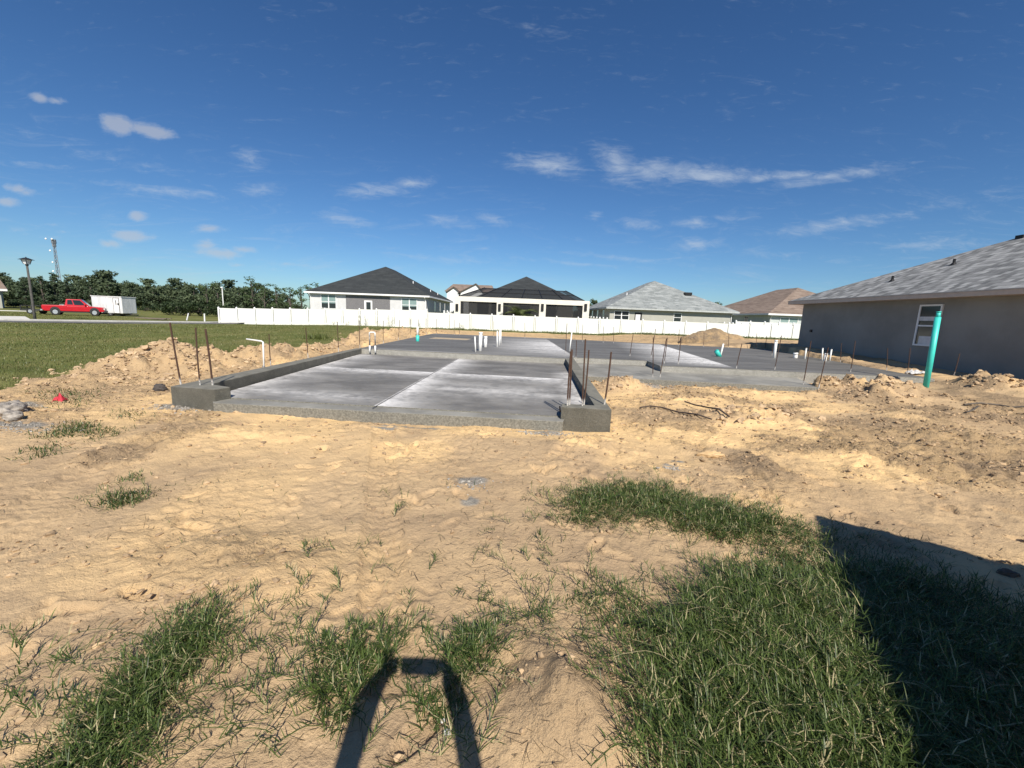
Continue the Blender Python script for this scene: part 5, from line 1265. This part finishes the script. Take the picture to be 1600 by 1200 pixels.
def runners(gr, poly_px, n, length=(.12, .4), leaf=(.03, .08), wd=.0045, soft=.02, seed=0, cut=.3, lift=.03, K=9, dry=.06):
    poly = [G(u, v, .03) for u, v in poly_px]; q = in_poly(poly, n, soft, seed, .35, cut); n = len(q)
    L = length[0]+(length[1]-length[0])*rng.random(n); a = rng.random(n)*6.283; base = lift*rng.random(n); arc = .015+.045*rng.random(n)
    turn = np.cumsum(rng.normal(size=(n, K))*.22, 1); hd_ = a[:, None]+turn
    x = q[:, :1]+np.cumsum(np.cos(hd_)*(L/K)[:, None], 1); y = q[:, 1:2]+np.cumsum(np.sin(hd_)*(L/K)[:, None], 1)
    f = (np.arange(K)+.5)/K; z = H(x.ravel(), y.ravel()).reshape(x.shape)+.006+base[:, None]+arc[:, None]*np.sin(math.pi*f)[None]
    Pn = np.stack([x, y, z], 2); sd_ = np.stack([-np.sin(hd_), np.cos(hd_), 0*hd_], 2)*.0016
    V = np.stack([Pn-sd_, Pn+sd_], 2).reshape(n, 2*K, 3); bs = (np.arange(n)*2*K)[:, None]
    Qd = np.concatenate([bs+np.array([2*k, 2*k+1, 2*k+3, 2*k+2]) for k in range(K-1)], 0)
    gr.add(V.reshape(-1, 3), Qd, np.repeat(np.where(rng.random(n) < .3, 1., .55), 2*K))
    for sg in (-1, 1):
        k = rng.random((n, K)) < .85; Pb = Pn[k]; m_ = len(Pb); ff = np.broadcast_to(f[None], (n, K))[k]
        tn = .9*rng.random(m_); tn = np.where(rng.random(m_) < dry, 1., tn)
        gr.add(*blades(Pb, (leaf[0]+(leaf[1]-leaf[0])*rng.random(m_))*(1.1-.45*ff), wd*(.7+.6*rng.random(m_)), hd_[k]+sg*(.3+.8*rng.random(m_)), .35+1.05*rng.random(m_), -.2+.9*rng.random(m_), tn))
def patch(name, fills, runs):
    g = Grass()
    for f in fills: tuft(g, **f)
    for r_ in runs: runners(g, **r_)
    o = g.build(name, M_grass)
    return o
# large dense patch, lower right, running on into the shadow
big = [(1045,1030),(1060,985),(1110,935),(1180,905),(1240,925),(1290,960),(1330,1020),(1380,1100),(1420,1210),(1430,1330),(1050,1330),(1050,1200),(1035,1110),(1035,1060)]
fringe = [(880,905),(960,905),(1060,950),(1150,870),(1215,860),(1290,900),(1300,960),(1210,960),(1100,980),(1040,1020),(950,975),(900,950)]
patch('grass_patch', [dict(poly_px=big, n=5000, hmin=.04, hmax=.12, wd=.0045, soft=.06, lift=.05, seed=1, cut=.12, lean=(.5,1.6), bend=(-.2,1.2), dry=.06), dict(poly_px=big, n=900, hmin=.10, hmax=.17, wd=.0045, soft=.05, seed=2, cut=.25, lift=.05, dry=.10, lean=(.3,1.5)),
                      dict(poly_px=fringe, n=1500, hmin=.03, hmax=.10, wd=.0055, soft=.04, seed=3, cut=.5)],
      [dict(poly_px=big, n=1600, seed=7, cut=.12, soft=.08, lift=.075, length=(.12,.35), leaf=(.03,.085), wd=.0042, dry=.08), dict(poly_px=fringe, n=130, seed=4, cut=.45, lift=.02), dict(poly_px=[(960,1000),(1030,960),(1050,1150),(1015,1150)], n=22, seed=5), dict(poly_px=[(850,975),(930,975),(930,990),(860,990)], n=8, seed=6)])
shade = [(1290,880),(1420,890),(1640,960),(1760,1330),(1430,1330),(1390,1100),(1310,970)]
patch('grass_patch', [dict(poly_px=shade, n=4500, hmin=.05, hmax=.15, wd=.006, soft=.1, lift=.03, seed=11, cut=.35, lean=(.4,1.5))], [dict(poly_px=[(1285,810),(1400,840),(1500,890),(1400,900),(1300,890)], n=50, seed=12, cut=.45), dict(poly_px=shade, n=500, seed=13, cut=.35, lift=.05, leaf=(.04,.1))])
upper = [(880,786),(905,768),(960,758),(1010,757),(1055,764),(1085,782),(1125,786),(1180,797),(1215,815),(1160,832),(1090,825),(1050,812),(1000,800),(950,802),(905,808),(885,798)]
uf = [(1080,790),(1200,795),(1290,830),(1300,880),(1240,900),(1190,850),(1120,840)]
patch('grass_patch', [dict(poly_px=upper, n=4500, hmin=.03, hmax=.07, wd=.0052, soft=.09, lift=.012, seed=21, cut=.30, lean=(.8,1.7)), dict(poly_px=uf, n=1500, hmin=.03, hmax=.09, wd=.006, soft=.06, seed=22, cut=.5)],
      [dict(poly_px=upper, n=800, seed=23, cut=.28, soft=.08, lift=.008, leaf=(.025,.06), length=(.1,.3)), dict(poly_px=upper, n=60, seed=25, cut=.3, soft=.2), dict(poly_px=uf, n=110, seed=24, cut=.42)])
left = [(265,985),(300,960),(330,962),(332,1000),(300,1030),(262,1080),(225,1130),(190,1180),(170,1260),(60,1260),(75,1190),(120,1120),(160,1085),(210,1030)]
patch('grass_patch', [dict(poly_px=left, n=750, hmin=.03, hmax=.075, wd=.0038, soft=.06, lift=.012, seed=31, cut=.32, lean=(.4,1.5))]
       + [dict(poly_px=[(280,980),(305,962),(328,966),(325,1005),(290,1030),(255,1075),(215,1125),(180,1170),(160,1260),(80,1260),(95,1190),(140,1110),(200,1045),(250,1010)], n=1700, hmin=.03, hmax=.085, wd=.004, soft=.025, lift=.03, seed=35, cut=.2, lean=(.7,1.6))],
      [dict(poly_px=left, n=270, seed=32, cut=.36, soft=.06, lift=.02, length=(.08,.25), leaf=(.025,.065), wd=.0038), dict(poly_px=[(330,960),(440,940),(480,1010),(430,1110),(340,1200),(230,1200),(300,1060)], n=44, seed=33, cut=.42), dict(poly_px=[(10,1000),(110,1010),(150,1060),(60,1180),(0,1180)], n=22, seed=34, cut=.45)])
patch('grass_patch', [dict(poly_px=[(500,1010),(560,985),(620,985),(625,1020),(580,1060),(560,1110),(520,1150),(505,1100)], n=330, hmin=.03, hmax=.09, wd=.0045, soft=.04, lift=.02, seed=41, cut=.45, lean=(.3,1.4)),
                      dict(poly_px=[(690,1010),(730,985),(775,990),(770,1030),(735,1070),(700,1080)], n=260, hmin=.03, hmax=.09, wd=.0045, soft=.03, lift=.02, seed=42, cut=.45, lean=(.3,1.4)),
                      dict(poly_px=[(640,1075),(700,1080),(730,1100),(690,1130),(650,1120)], n=260, hmin=.04, hmax=.09, wd=.005, soft=.02, seed=43, cut=.45)],
      [dict(poly_px=[(430,960),(640,950),(660,1000),(560,1080),(500,1190),(420,1110)], n=30, seed=44, cut=.42), dict(poly_px=[(500,1010),(560,985),(620,985),(625,1020),(580,1060),(560,1110),(520,1150),(505,1100)], n=100, seed=47, cut=.42, length=(.06,.2)), dict(poly_px=[(690,1010),(730,985),(775,990),(770,1030),(735,1070),(700,1080)], n=45, seed=48, cut=.42, length=(.06,.2)), dict(poly_px=[(690,1000),(850,930),(880,980),(760,1050),(700,1100)], n=26, seed=45, cut=.4), dict(poly_px=[(740,960),(870,940),(880,1000),(770,1010)], n=10, seed=46)])
patch('grass_patch', [dict(poly_px=[(80,672),(100,660),(128,655),(150,668),(185,668),(160,684),(130,674),(100,680),(70,684)], n=900, hmin=.04, hmax=.10, wd=.008, soft=.1, seed=51, cut=.3),
                      dict(poly_px=[(160,780),(180,768),(225,758),(232,768),(205,783),(170,786)], n=500, hmin=.03, hmax=.09, wd=.006, soft=.05, seed=52, cut=.3), dict(poly_px=[(180,742),(215,735),(222,742),(190,750)], n=110, hmin=.03, hmax=.08, wd=.006, soft=.05, seed=53, cut=.3),
                      dict(poly_px=[(40,700),(80,690),(90,705),(50,715)], n=200, hmin=.03, hmax=.09, wd=.008, soft=.1, seed=54, cut=.3), dict(poly_px=[(60,610),(130,605),(150,625),(100,635)], n=500, hmin=.04, hmax=.12, wd=.009, soft=.15, seed=55, cut=.4),
                      dict(poly_px=[(185,640),(215,640),(215,650),(190,650)], n=120, hmin=.04, hmax=.1, wd=.008, soft=.1, seed=56, cut=.3)], [dict(poly_px=[(160,780),(225,758),(232,768),(170,786)], n=8, seed=57)])
# lone sprigs over the open sand
patch('grass_sprigs', [dict(poly_px=[(100,760),(860,720),(900,930),(500,950),(100,950)], n=150, hmin=.03, hmax=.08, wd=.005, soft=.1, seed=61, cut=.5, dry=.3)],
      [dict(poly_px=[(430,870),(850,810),(880,930),(470,960)], n=26, seed=62, length=(.06,.2)), dict(poly_px=[(560,760),(640,770),(640,800),(570,800)], n=5, seed=63, length=(.08,.2)), dict(poly_px=[(820,760),(900,760),(900,900),(830,900)], n=10, seed=64, length=(.08,.2)), dict(poly_px=[(690,1120),(735,1100),(760,1190),(700,1190),(560,1190),(620,1120)], n=9, seed=65, length=(.1,.25))])
# mown grass of the vacant lot and weeds along the fence
g = Grass(); n = 90000
yv = 5.5+40*rng.random(n)**1.7; xe = np.interp(yv, LE[:, 0], LE[:, 1]); wdt = 6+yv*1.15; xv = xe+.35-wdt*rng.random(n)**1.15
k = lawn_mask(xv, yv) > .5; xv, yv = xv[k], yv[k]; dist = np.hypot(xv, yv); n = len(xv)
tn = np.clip(.25*rng.random(n)+.75*vn(xv*.35, yv*.8, 91)*(.7+.6*vn(xv*1.4, yv*2, 92)), 0, .86); tn = np.where(rng.random(n) < .07, 1., tn)
g.add(*blades(np.stack([xv, yv, H(xv, yv)-.01], 1), (.04+.05*rng.random(n))*(1+.3*vn(xv*.6, yv*.6, 93)), .003+.0007*dist, rng.random(n)*6.28, .1+.9*rng.random(n), .2+.8*rng.random(n), tn, 2))
g.build('lawn_grass', M_lawn)
g = Grass(); n = 9000
xv = -9+43*rng.random(n); yv = 42.5+4.0*rng.random(n); k = vn(xv*.8, yv*.8, 95) > .35; xv, yv = xv[k], yv[k]; n = len(xv)
g.add(*blades(np.stack([xv, yv, H(xv, yv)], 1), .10+.28*rng.random(n)*vn(xv*.5, yv, 96), np.full(n, .05), rng.random(n)*6.28, .1+.8*rng.random(n), .2+.8*rng.random(n), .8*rng.random(n), 2))
for (u, Yw, hh) in [(562,45,1.2),(571,45.2,1.3),(543,45,.5),(607,44.5,1.3),(612,44.3,.9),(655,44.6,.7),(428,48,.35),(452,48,.4),(522,45.6,.45),(590,44.8,.6),(722,44.8,.6),(739,44.8,.5)]:
    xw = P(u, 505, Yw)[0]; n = 46
    q = np.stack([xw+.12*rng.normal(size=n), Yw+.1*rng.normal(size=n), np.full(n, hz(xw, Yw))], 1)
    q[:, 2] += hh*.75*rng.random(n)*(rng.random(n) < .8); 
    g.add(*blades(q, hh*(.2+.35*rng.random(n)), np.full(n, .02), rng.random(n)*6.28, .1+.6*rng.random(n), .2+.8*rng.random(n), np.where(rng.random(n) < .45, 1., .6*rng.random(n)), 2))
for (u, v, Yw) in [(318,556,11.5),(332,556,11.5),(493,531,21)]:
    xw = P(u, v, Yw)[0]; n = 160
    q = np.stack([xw+.35*rng.normal(size=n), Yw+.3*rng.normal(size=n), np.zeros(n)], 1); q[:, 2] = H(q[:, 0], q[:, 1])
    g.add(*blades(q, .15+.3*rng.random(n), np.full(n, .03), rng.random(n)*6.28, .1+.8*rng.random(n), .2+.8*rng.random(n), .35*rng.random(n), 2))
g.build('weeds', M_lawn)

# dead straw and twigs trodden into the sand
g = Grass(); n = 26000
xv = -8+17*rng.random(n); yv = .8+7.5*rng.random(n)**1.5; k = ~(inside(GAR, xv, yv) | inside(PORCH, xv, yv)) & (lawn_mask(xv, yv) < .3) & (vn(xv*1.2, yv*1.2, 61)*.6+vn(xv*4, yv*4, 62)*.4 > .42)
xv, yv = xv[k], yv[k]; n = len(xv)
g.add(*blades(np.stack([xv, yv, H(xv, yv)+.003+.012*rng.random(n)], 1), .02+.09*rng.random(n)**2, .0018+.0016*rng.random(n)+.0003*yv, rng.random(n)*6.28, 1.2+.5*rng.random(n), -.5+1.0*rng.random(n), rng.random(n)*.88, 2))
g.build('dead_straw', mat('straw', m_grass((.055,.038,.022), (.30,.22,.12), (.5,.42,.26))))
# ------------------------------------------------------------------ clods and gravel, beyond counting
def lumps(name, q, r, m, squash=.7, sub=2):
    b = bmesh.new(); bmesh.ops.create_icosphere(b, subdivisions=sub, radius=1); b.verts.ensure_lookup_table()
    co = np.array([v.co[:] for v in b.verts]); fc = np.array([[v.index for v in f.verts] for f in b.faces]); b.free()
    n = len(q); nv = len(co); a = rng.random(n)*6.28; ca, sa = np.cos(a), np.sin(a)
    wob = 1+.8*(rng.random((n, nv))-.5)
    C = co[None]*wob[..., None]*r[:, None, None]*np.stack([1+.5*rng.random(n), .7+.4*rng.random(n), squash*(.7+.5*rng.random(n))], 1)[:, None]
    X = C[..., 0]*ca[:, None]-C[..., 1]*sa[:, None]; Y = C[..., 0]*sa[:, None]+C[..., 1]*ca[:, None]
    z = H(q[:, 0], q[:, 1])+.15*r
    V = np.stack([X+q[:, :1], Y+q[:, 1:2], C[..., 2]+z[:, None]], 2).reshape(-1, 3)
    T = (fc[None]+(np.arange(n)*nv)[:, None, None]).reshape(-1, 3)
    o = np_mesh(name, V, None, T, m, None, False, dict(tint=np.repeat(rng.random(n), nv))); tag(o, kind='stuff'); return o
def m_lump(c0, c1):
    def f(t):
        at = t.new('ShaderNodeAttribute', attribute_name='tint').outputs['Fac']
        t.put(t.b.inputs['Base Color'], t.mix(t.m('ADD', t.m('MULTIPLY', at, .7), t.m('MULTIPLY', t.noise(t.ob, 60, 3), .3)), c0, c1)); t.put(t.b.inputs['Roughness'], .95); t.put(t.b.inputs['Specular IOR Level'], .1)
    return f
n = 120000
q = np.stack([-9+19*rng.random(n), .8+11*rng.random(n)**1.3], 1)
d = churn_mask(q[:, 0], q[:, 1])*(1-lawn_mask(q[:, 0], q[:, 1])); near = 1-sstep(1.2, 3.5, q[:, 1])
k = (rng.random(n) < .07+.10*(q[:, 1] > 3.2)+.55*d**1.3) & ~(inside(GAR, q[:, 0], q[:, 1]) | inside(PORCH, q[:, 0], q[:, 1]) | inside(MAIN, q[:, 0], q[:, 1])) & (lawn_mask(q[:, 0], q[:, 1]) < .3)
q = q[k]
for (u, v, a_, n_, b_) in [(285,925,.16,70,.05),(255,945,.14,40,.05),(320,915,.12,30,.04),(35,850,.2,60,.12),(45,1065,.1,25,.06),(150,990,.12,25,.06),(1590,870,.1,12,.05),(990,1050,.08,16,.06),(880,1040,.08,16,.05)]:
    x0, y0 = G(u, v, .03); q = np.concatenate([np.stack([x0+a_*rng.normal(size=n_), y0+b_*rng.normal(size=n_)], 1), q])
qm = []
for (mx, my, h_, rx_, ry_, a_) in MOUNDS:
    if h_ > .1:
        k_ = int(160*max(rx_, .5)); X_, Y_ = rng.normal(size=k_)*rx_*.75, rng.normal(size=k_)*ry_*.75
        qm.append(np.stack([mx+X_*math.cos(a_)-Y_*math.sin(a_), my+X_*math.sin(a_)+Y_*math.cos(a_)], 1))
qm = np.concatenate(qm); qm = qm[~(inside(GAR, qm[:, 0], qm[:, 1]) | inside(PORCH, qm[:, 0], qm[:, 1]) | inside(MAIN, qm[:, 0], qm[:, 1])) & (qm[:, 1] > 2)]
lumps('dirt_clods', qm, (.008+.055*rng.random(len(qm))**3), mat('heap_soil', m_lump((.30,.215,.14), (.64,.47,.29))), .75, 2)
r = (.0025+.022*rng.random(len(q))**5)*(.55+.12*np.minimum(q[:, 1], 8)); r[:294] = .004+.016*rng.random(294)**2; lumps('dirt_clods', q, r, mat('clod_soil', m_lump((.20,.145,.095), (.56,.40,.24))), .75, 1)
qs = []
for (u, v, a, b_, n) in [(1005,603,.75,.2,900),(985,600,.35,.16,300),(280,632,.35,.15,260),(12,632,.4,.2,160),(20,662,.5,.2,200),(738,748,.16,.12,60),(1410,598,.4,.25,220),(850,669,.35,.06,160),(1050,722,.1,.05,40)]:
    x0, y0 = G(u, v, .05); qs.append(np.stack([x0+a*.6*rng.normal(size=n), y0+b_*.6*rng.normal(size=n)], 1))
q = np.concatenate(qs); k = ~(inside(GAR, q[:, 0], q[:, 1]) | inside(PORCH, q[:, 0], q[:, 1])); q = q[k]
lumps('gravel', q, .006+.012*rng.random(len(q))**2, mat('gravel_stone', m_lump((.17,.155,.14), (.44,.41,.36))), .8, 1)

# ------------------------------------------------------------------ the photographer and an added trailer, whose shadows fall into view
def skin(name, nodes, edges, m, parent=None, root=0, sub=2):
    me = bpy.data.meshes.new(name); me.from_pydata([n[:3] for n in nodes], edges, []); o = bpy.data.objects.new(name, me); link(o, parent)
    o.modifiers.new('skin', 'SKIN'); me.materials.append(m)
    for i, n in enumerate(nodes):
        sv = me.skin_vertices[0].data[i]; sv.radius = (n[3], n[4] if len(n) > 4 else n[3]); sv.use_root = (i == root)
    s = o.modifiers.new('smooth', 'SUBSURF'); s.levels = s.render_levels = sub
    for p in me.polygons: p.use_smooth = True
    o.modifiers['skin'].use_smooth_shade = True
    return o
M_skin = simple('skin', (.48,.29,.20), .5); M_shirt = simple('navy_shirt', (.03,.045,.09), .9); M_jean = simple('denim', (.06,.09,.16), .9); M_hair = simple('dark_hair', (.03,.02,.015), .6); M_shoe = simple('brown_shoe', (.12,.08,.05), .7)
px, py = .075, -.66
ns = [(px,py,.86,.13,.10),(px,py,1.02,.135,.10),(px,py+.01,1.20,.15,.11),(px,py+.02,1.325,.12,.09),(px,py-.005,1.40,.052,.052),(px,py-.01,1.455,.062,.07),(px,py,1.53,.076,.095),(px,py-.005,1.60,.062,.075)]
es = [(i, i+1) for i in range(7)]
def chain(frm, pts):
    for p in pts:
        ns.append(p); es.append((frm, len(ns)-1)); frm = len(ns)-1
    return frm
fingers = {}
for sgn in (-1, 1):
    hx = -.055 if sgn < 0 else .150
    w_ = chain(3, [(px+sgn*(.165 if sgn > 0 else .135),py+.03,1.345,.048),(px+sgn*(.235 if sgn > 0 else .205),py+.28,1.36,.044),(hx+sgn*.080,-.14,1.43,.043,.038),(hx+sgn*.034,-.055,1.475,.055,.030)])
    for j, (dz, ln_) in enumerate([(.032,.05),(.012,.055),(-.008,.05),(-.028,.04)]):
        chain(w_, [(hx+sgn*.016,-.030,1.472+dz,.009),(hx+sgn*.006,-.022,1.478+dz,.0085),(hx-sgn*ln_*.35,-.019,1.480+dz,.0075)])
    chain(w_, [(hx+sgn*.012,-.055,1.50,.0105),(hx-sgn*.012,-.046,1.515,.009),(hx-sgn*.03,-.042,1.518,.008)])
    l_ = chain(0, [(px+sgn*.085,py,.80,.088),(px+sgn*.10,py+.02,.47,.056),(px+sgn*.105,py-.01,.10,.038)])
    chain(l_, [(px+sgn*.115,py+.07,.045,.040,.03),(px+sgn*.12,py+.16,.035,.038,.025)])
for dx_, l_ in ((-.012, .055), (-.03, .04)): chain(9, [(-.055+dx_,-.035,1.515,.009),(-.058+dx_*1.3,-.025,1.515+l_,.0075)])
person = skin('person', ns, es, M_skin)
tag(person, 'person in a navy shirt and jeans holding up a phone with both arms', 'person')
for sgn in (-1, 1):
    MB().ball((px+sgn*.033,py+.088,1.535), .012).build('eye', M_white, person, True)
    MB().ball((px+sgn*.078,py,1.53), .028, sq=(.4,.7,1.1)).build('ear', M_skin, person, True)
MB().tube([(px,py+.085,1.545),(px,py+.115,1.505),(px,py+.095,1.495)], [.008,.017,.012], 8).build('nose', M_skin, person, True)
MB().ball((px,py+.09,1.468), .024, sq=(1,.4,.3)).build('mouth', simple('lips',(.40,.17,.14),.5), person, True)
MB().ball((px,py-.018,1.572), .097, 16, 10, (.92,1.1,.86)).build('hair', M_hair, person, True)
sn = [(px,py,.84,.142,.112),(px,py,1.02,.147,.112),(px,py+.01,1.20,.162,.122),(px,py+.02,1.33,.128,.10),(px,py,1.375,.068,.066)]; se = [(0,1),(1,2),(2,3),(3,4)]
for sgn in (-1, 1):
    k = len(sn); sn += [(px+sgn*.172,py+.03,1.345,.066),(px+sgn*.205,py+.18,1.355,.060)]; se += [(3,k),(k,k+1)]
skin('shirt', sn, se, M_shirt, person)
jn = [(px,py,.97,.150,.120),(px,py,.82,.13,.105)]; je = [(0,1)]
for sgn in (-1, 1):
    k = len(jn); jn += [(px+sgn*.09,py,.74,.095),(px+sgn*.10,py+.02,.47,.066),(px+sgn*.105,py-.01,.09,.055)]; je += [(1,k),(k,k+1),(k+1,k+2)]
    skin('shoe', [(px+sgn*.108,py-.03,.05,.046),(px+sgn*.115,py+.07,.045,.05,.042),(px+sgn*.12,py+.18,.035,.046,.032)], [(0,1),(1,2)], M_shoe, person)
skin('trousers', jn, je, M_jean, person)
ph = thing('phone', 'black phone held up level in both hands by the person', 'phone', (.052, -.012, 1.478)); ph.rotation_euler = (-PIT, 0, 0)
MB().box((-.080,-.012,-.038),(.080,-.004,.038)).build('phone_body', M_black, ph, bevel=.003)
MB().box((-.076,-.0126,-.034),(.076,-.0121,.034)).build('screen', M_glass, ph)
MB().box((-.078,-.004,.006),(-.046,-.002,.036)).build('camera_bump', M_black, ph, bevel=.001)

# guessed box trailer, added out of view on the right to cast the big shadow
HB = 2.3; cx_, cy_ = G(1275, 800, .02)
cx_ += math.sin(R(AZ))*HB/math.tan(R(EL)); cy_ -= math.cos(R(AZ))*HB/math.tan(R(EL))
ax = Vector((-.51, -.86, 0)).normalized(); bx = Vector((.85, -.53, 0)).normalized()
ct = thing('unseen_shadow_trailer', 'unseen white trailer added to cast the shadow on the grass at the lower right', 'trailer', (cx_, cy_, 0), math.atan2(bx.y, bx.x))
LB, WB = 6.0, 2.5                    # local x along its length, local -y towards the near side
MB().box((0,-WB,.55),(LB,0,HB-.05)).build('cargo_box', M_trail, ct)
MB().box((0,-WB,HB-.0495),(LB,0,HB)).build('roof', M_white, ct)
for (x, y) in [(0,0),(LB,0),(0,-WB),(LB,-WB)]: MB().box((x-.03 if x else -.005,y-.03 if y else -.03,.5),(x+.005 if x else .03,y+.03 if y else .005,HB-.06)).build('corner_trim', M_chrome, ct)
MB().box((.1,-WB+.2,.40),(LB-.1,-.2,.545)).build('chassis', M_bump, ct)
dr = MB().box((-.035,-WB+.1,.65),(-.001,-.1,HB-.15)).build('rear_door', M_white, ct)
MB().tube([(-.06,-WB/2,.7),(-.06,-WB/2,HB-.2)], .018, 8).build('door_bar', M_chrome, dr)
for x in (2.6, 3.5):
    for y in (.03, -WB-.03):
        w_ = MB().disc_y((x,y,.36), .36, .22, 22).build('wheel', M_tyre, ct, bevel=.02); MB().disc_y((x,y+(.1 if y > 0 else -.1),.36), .2, .05, 16).build('rim', M_rim, w_)
for y in (.06, -WB-.06):
    MB().side([(2.1,.62),(2.2,.80),(3.9,.80),(4.0,.62),(3.9,.62),(3.85,.76),(2.25,.76),(2.2,.62)], y-.12, y+.12).build('mudguard', M_chrome, ct)
MB().tube([(LB,-.5,.47),(LB+1.2,-WB/2,.47),(LB,-WB+.5,.47)], .05, 8).build('tow_frame', M_bump, ct)
MB().tube([(LB+1.0,-WB/2,-.02),(LB+1.0,-WB/2,.8)], .04, 8).build('jockey_leg', M_bump, ct)
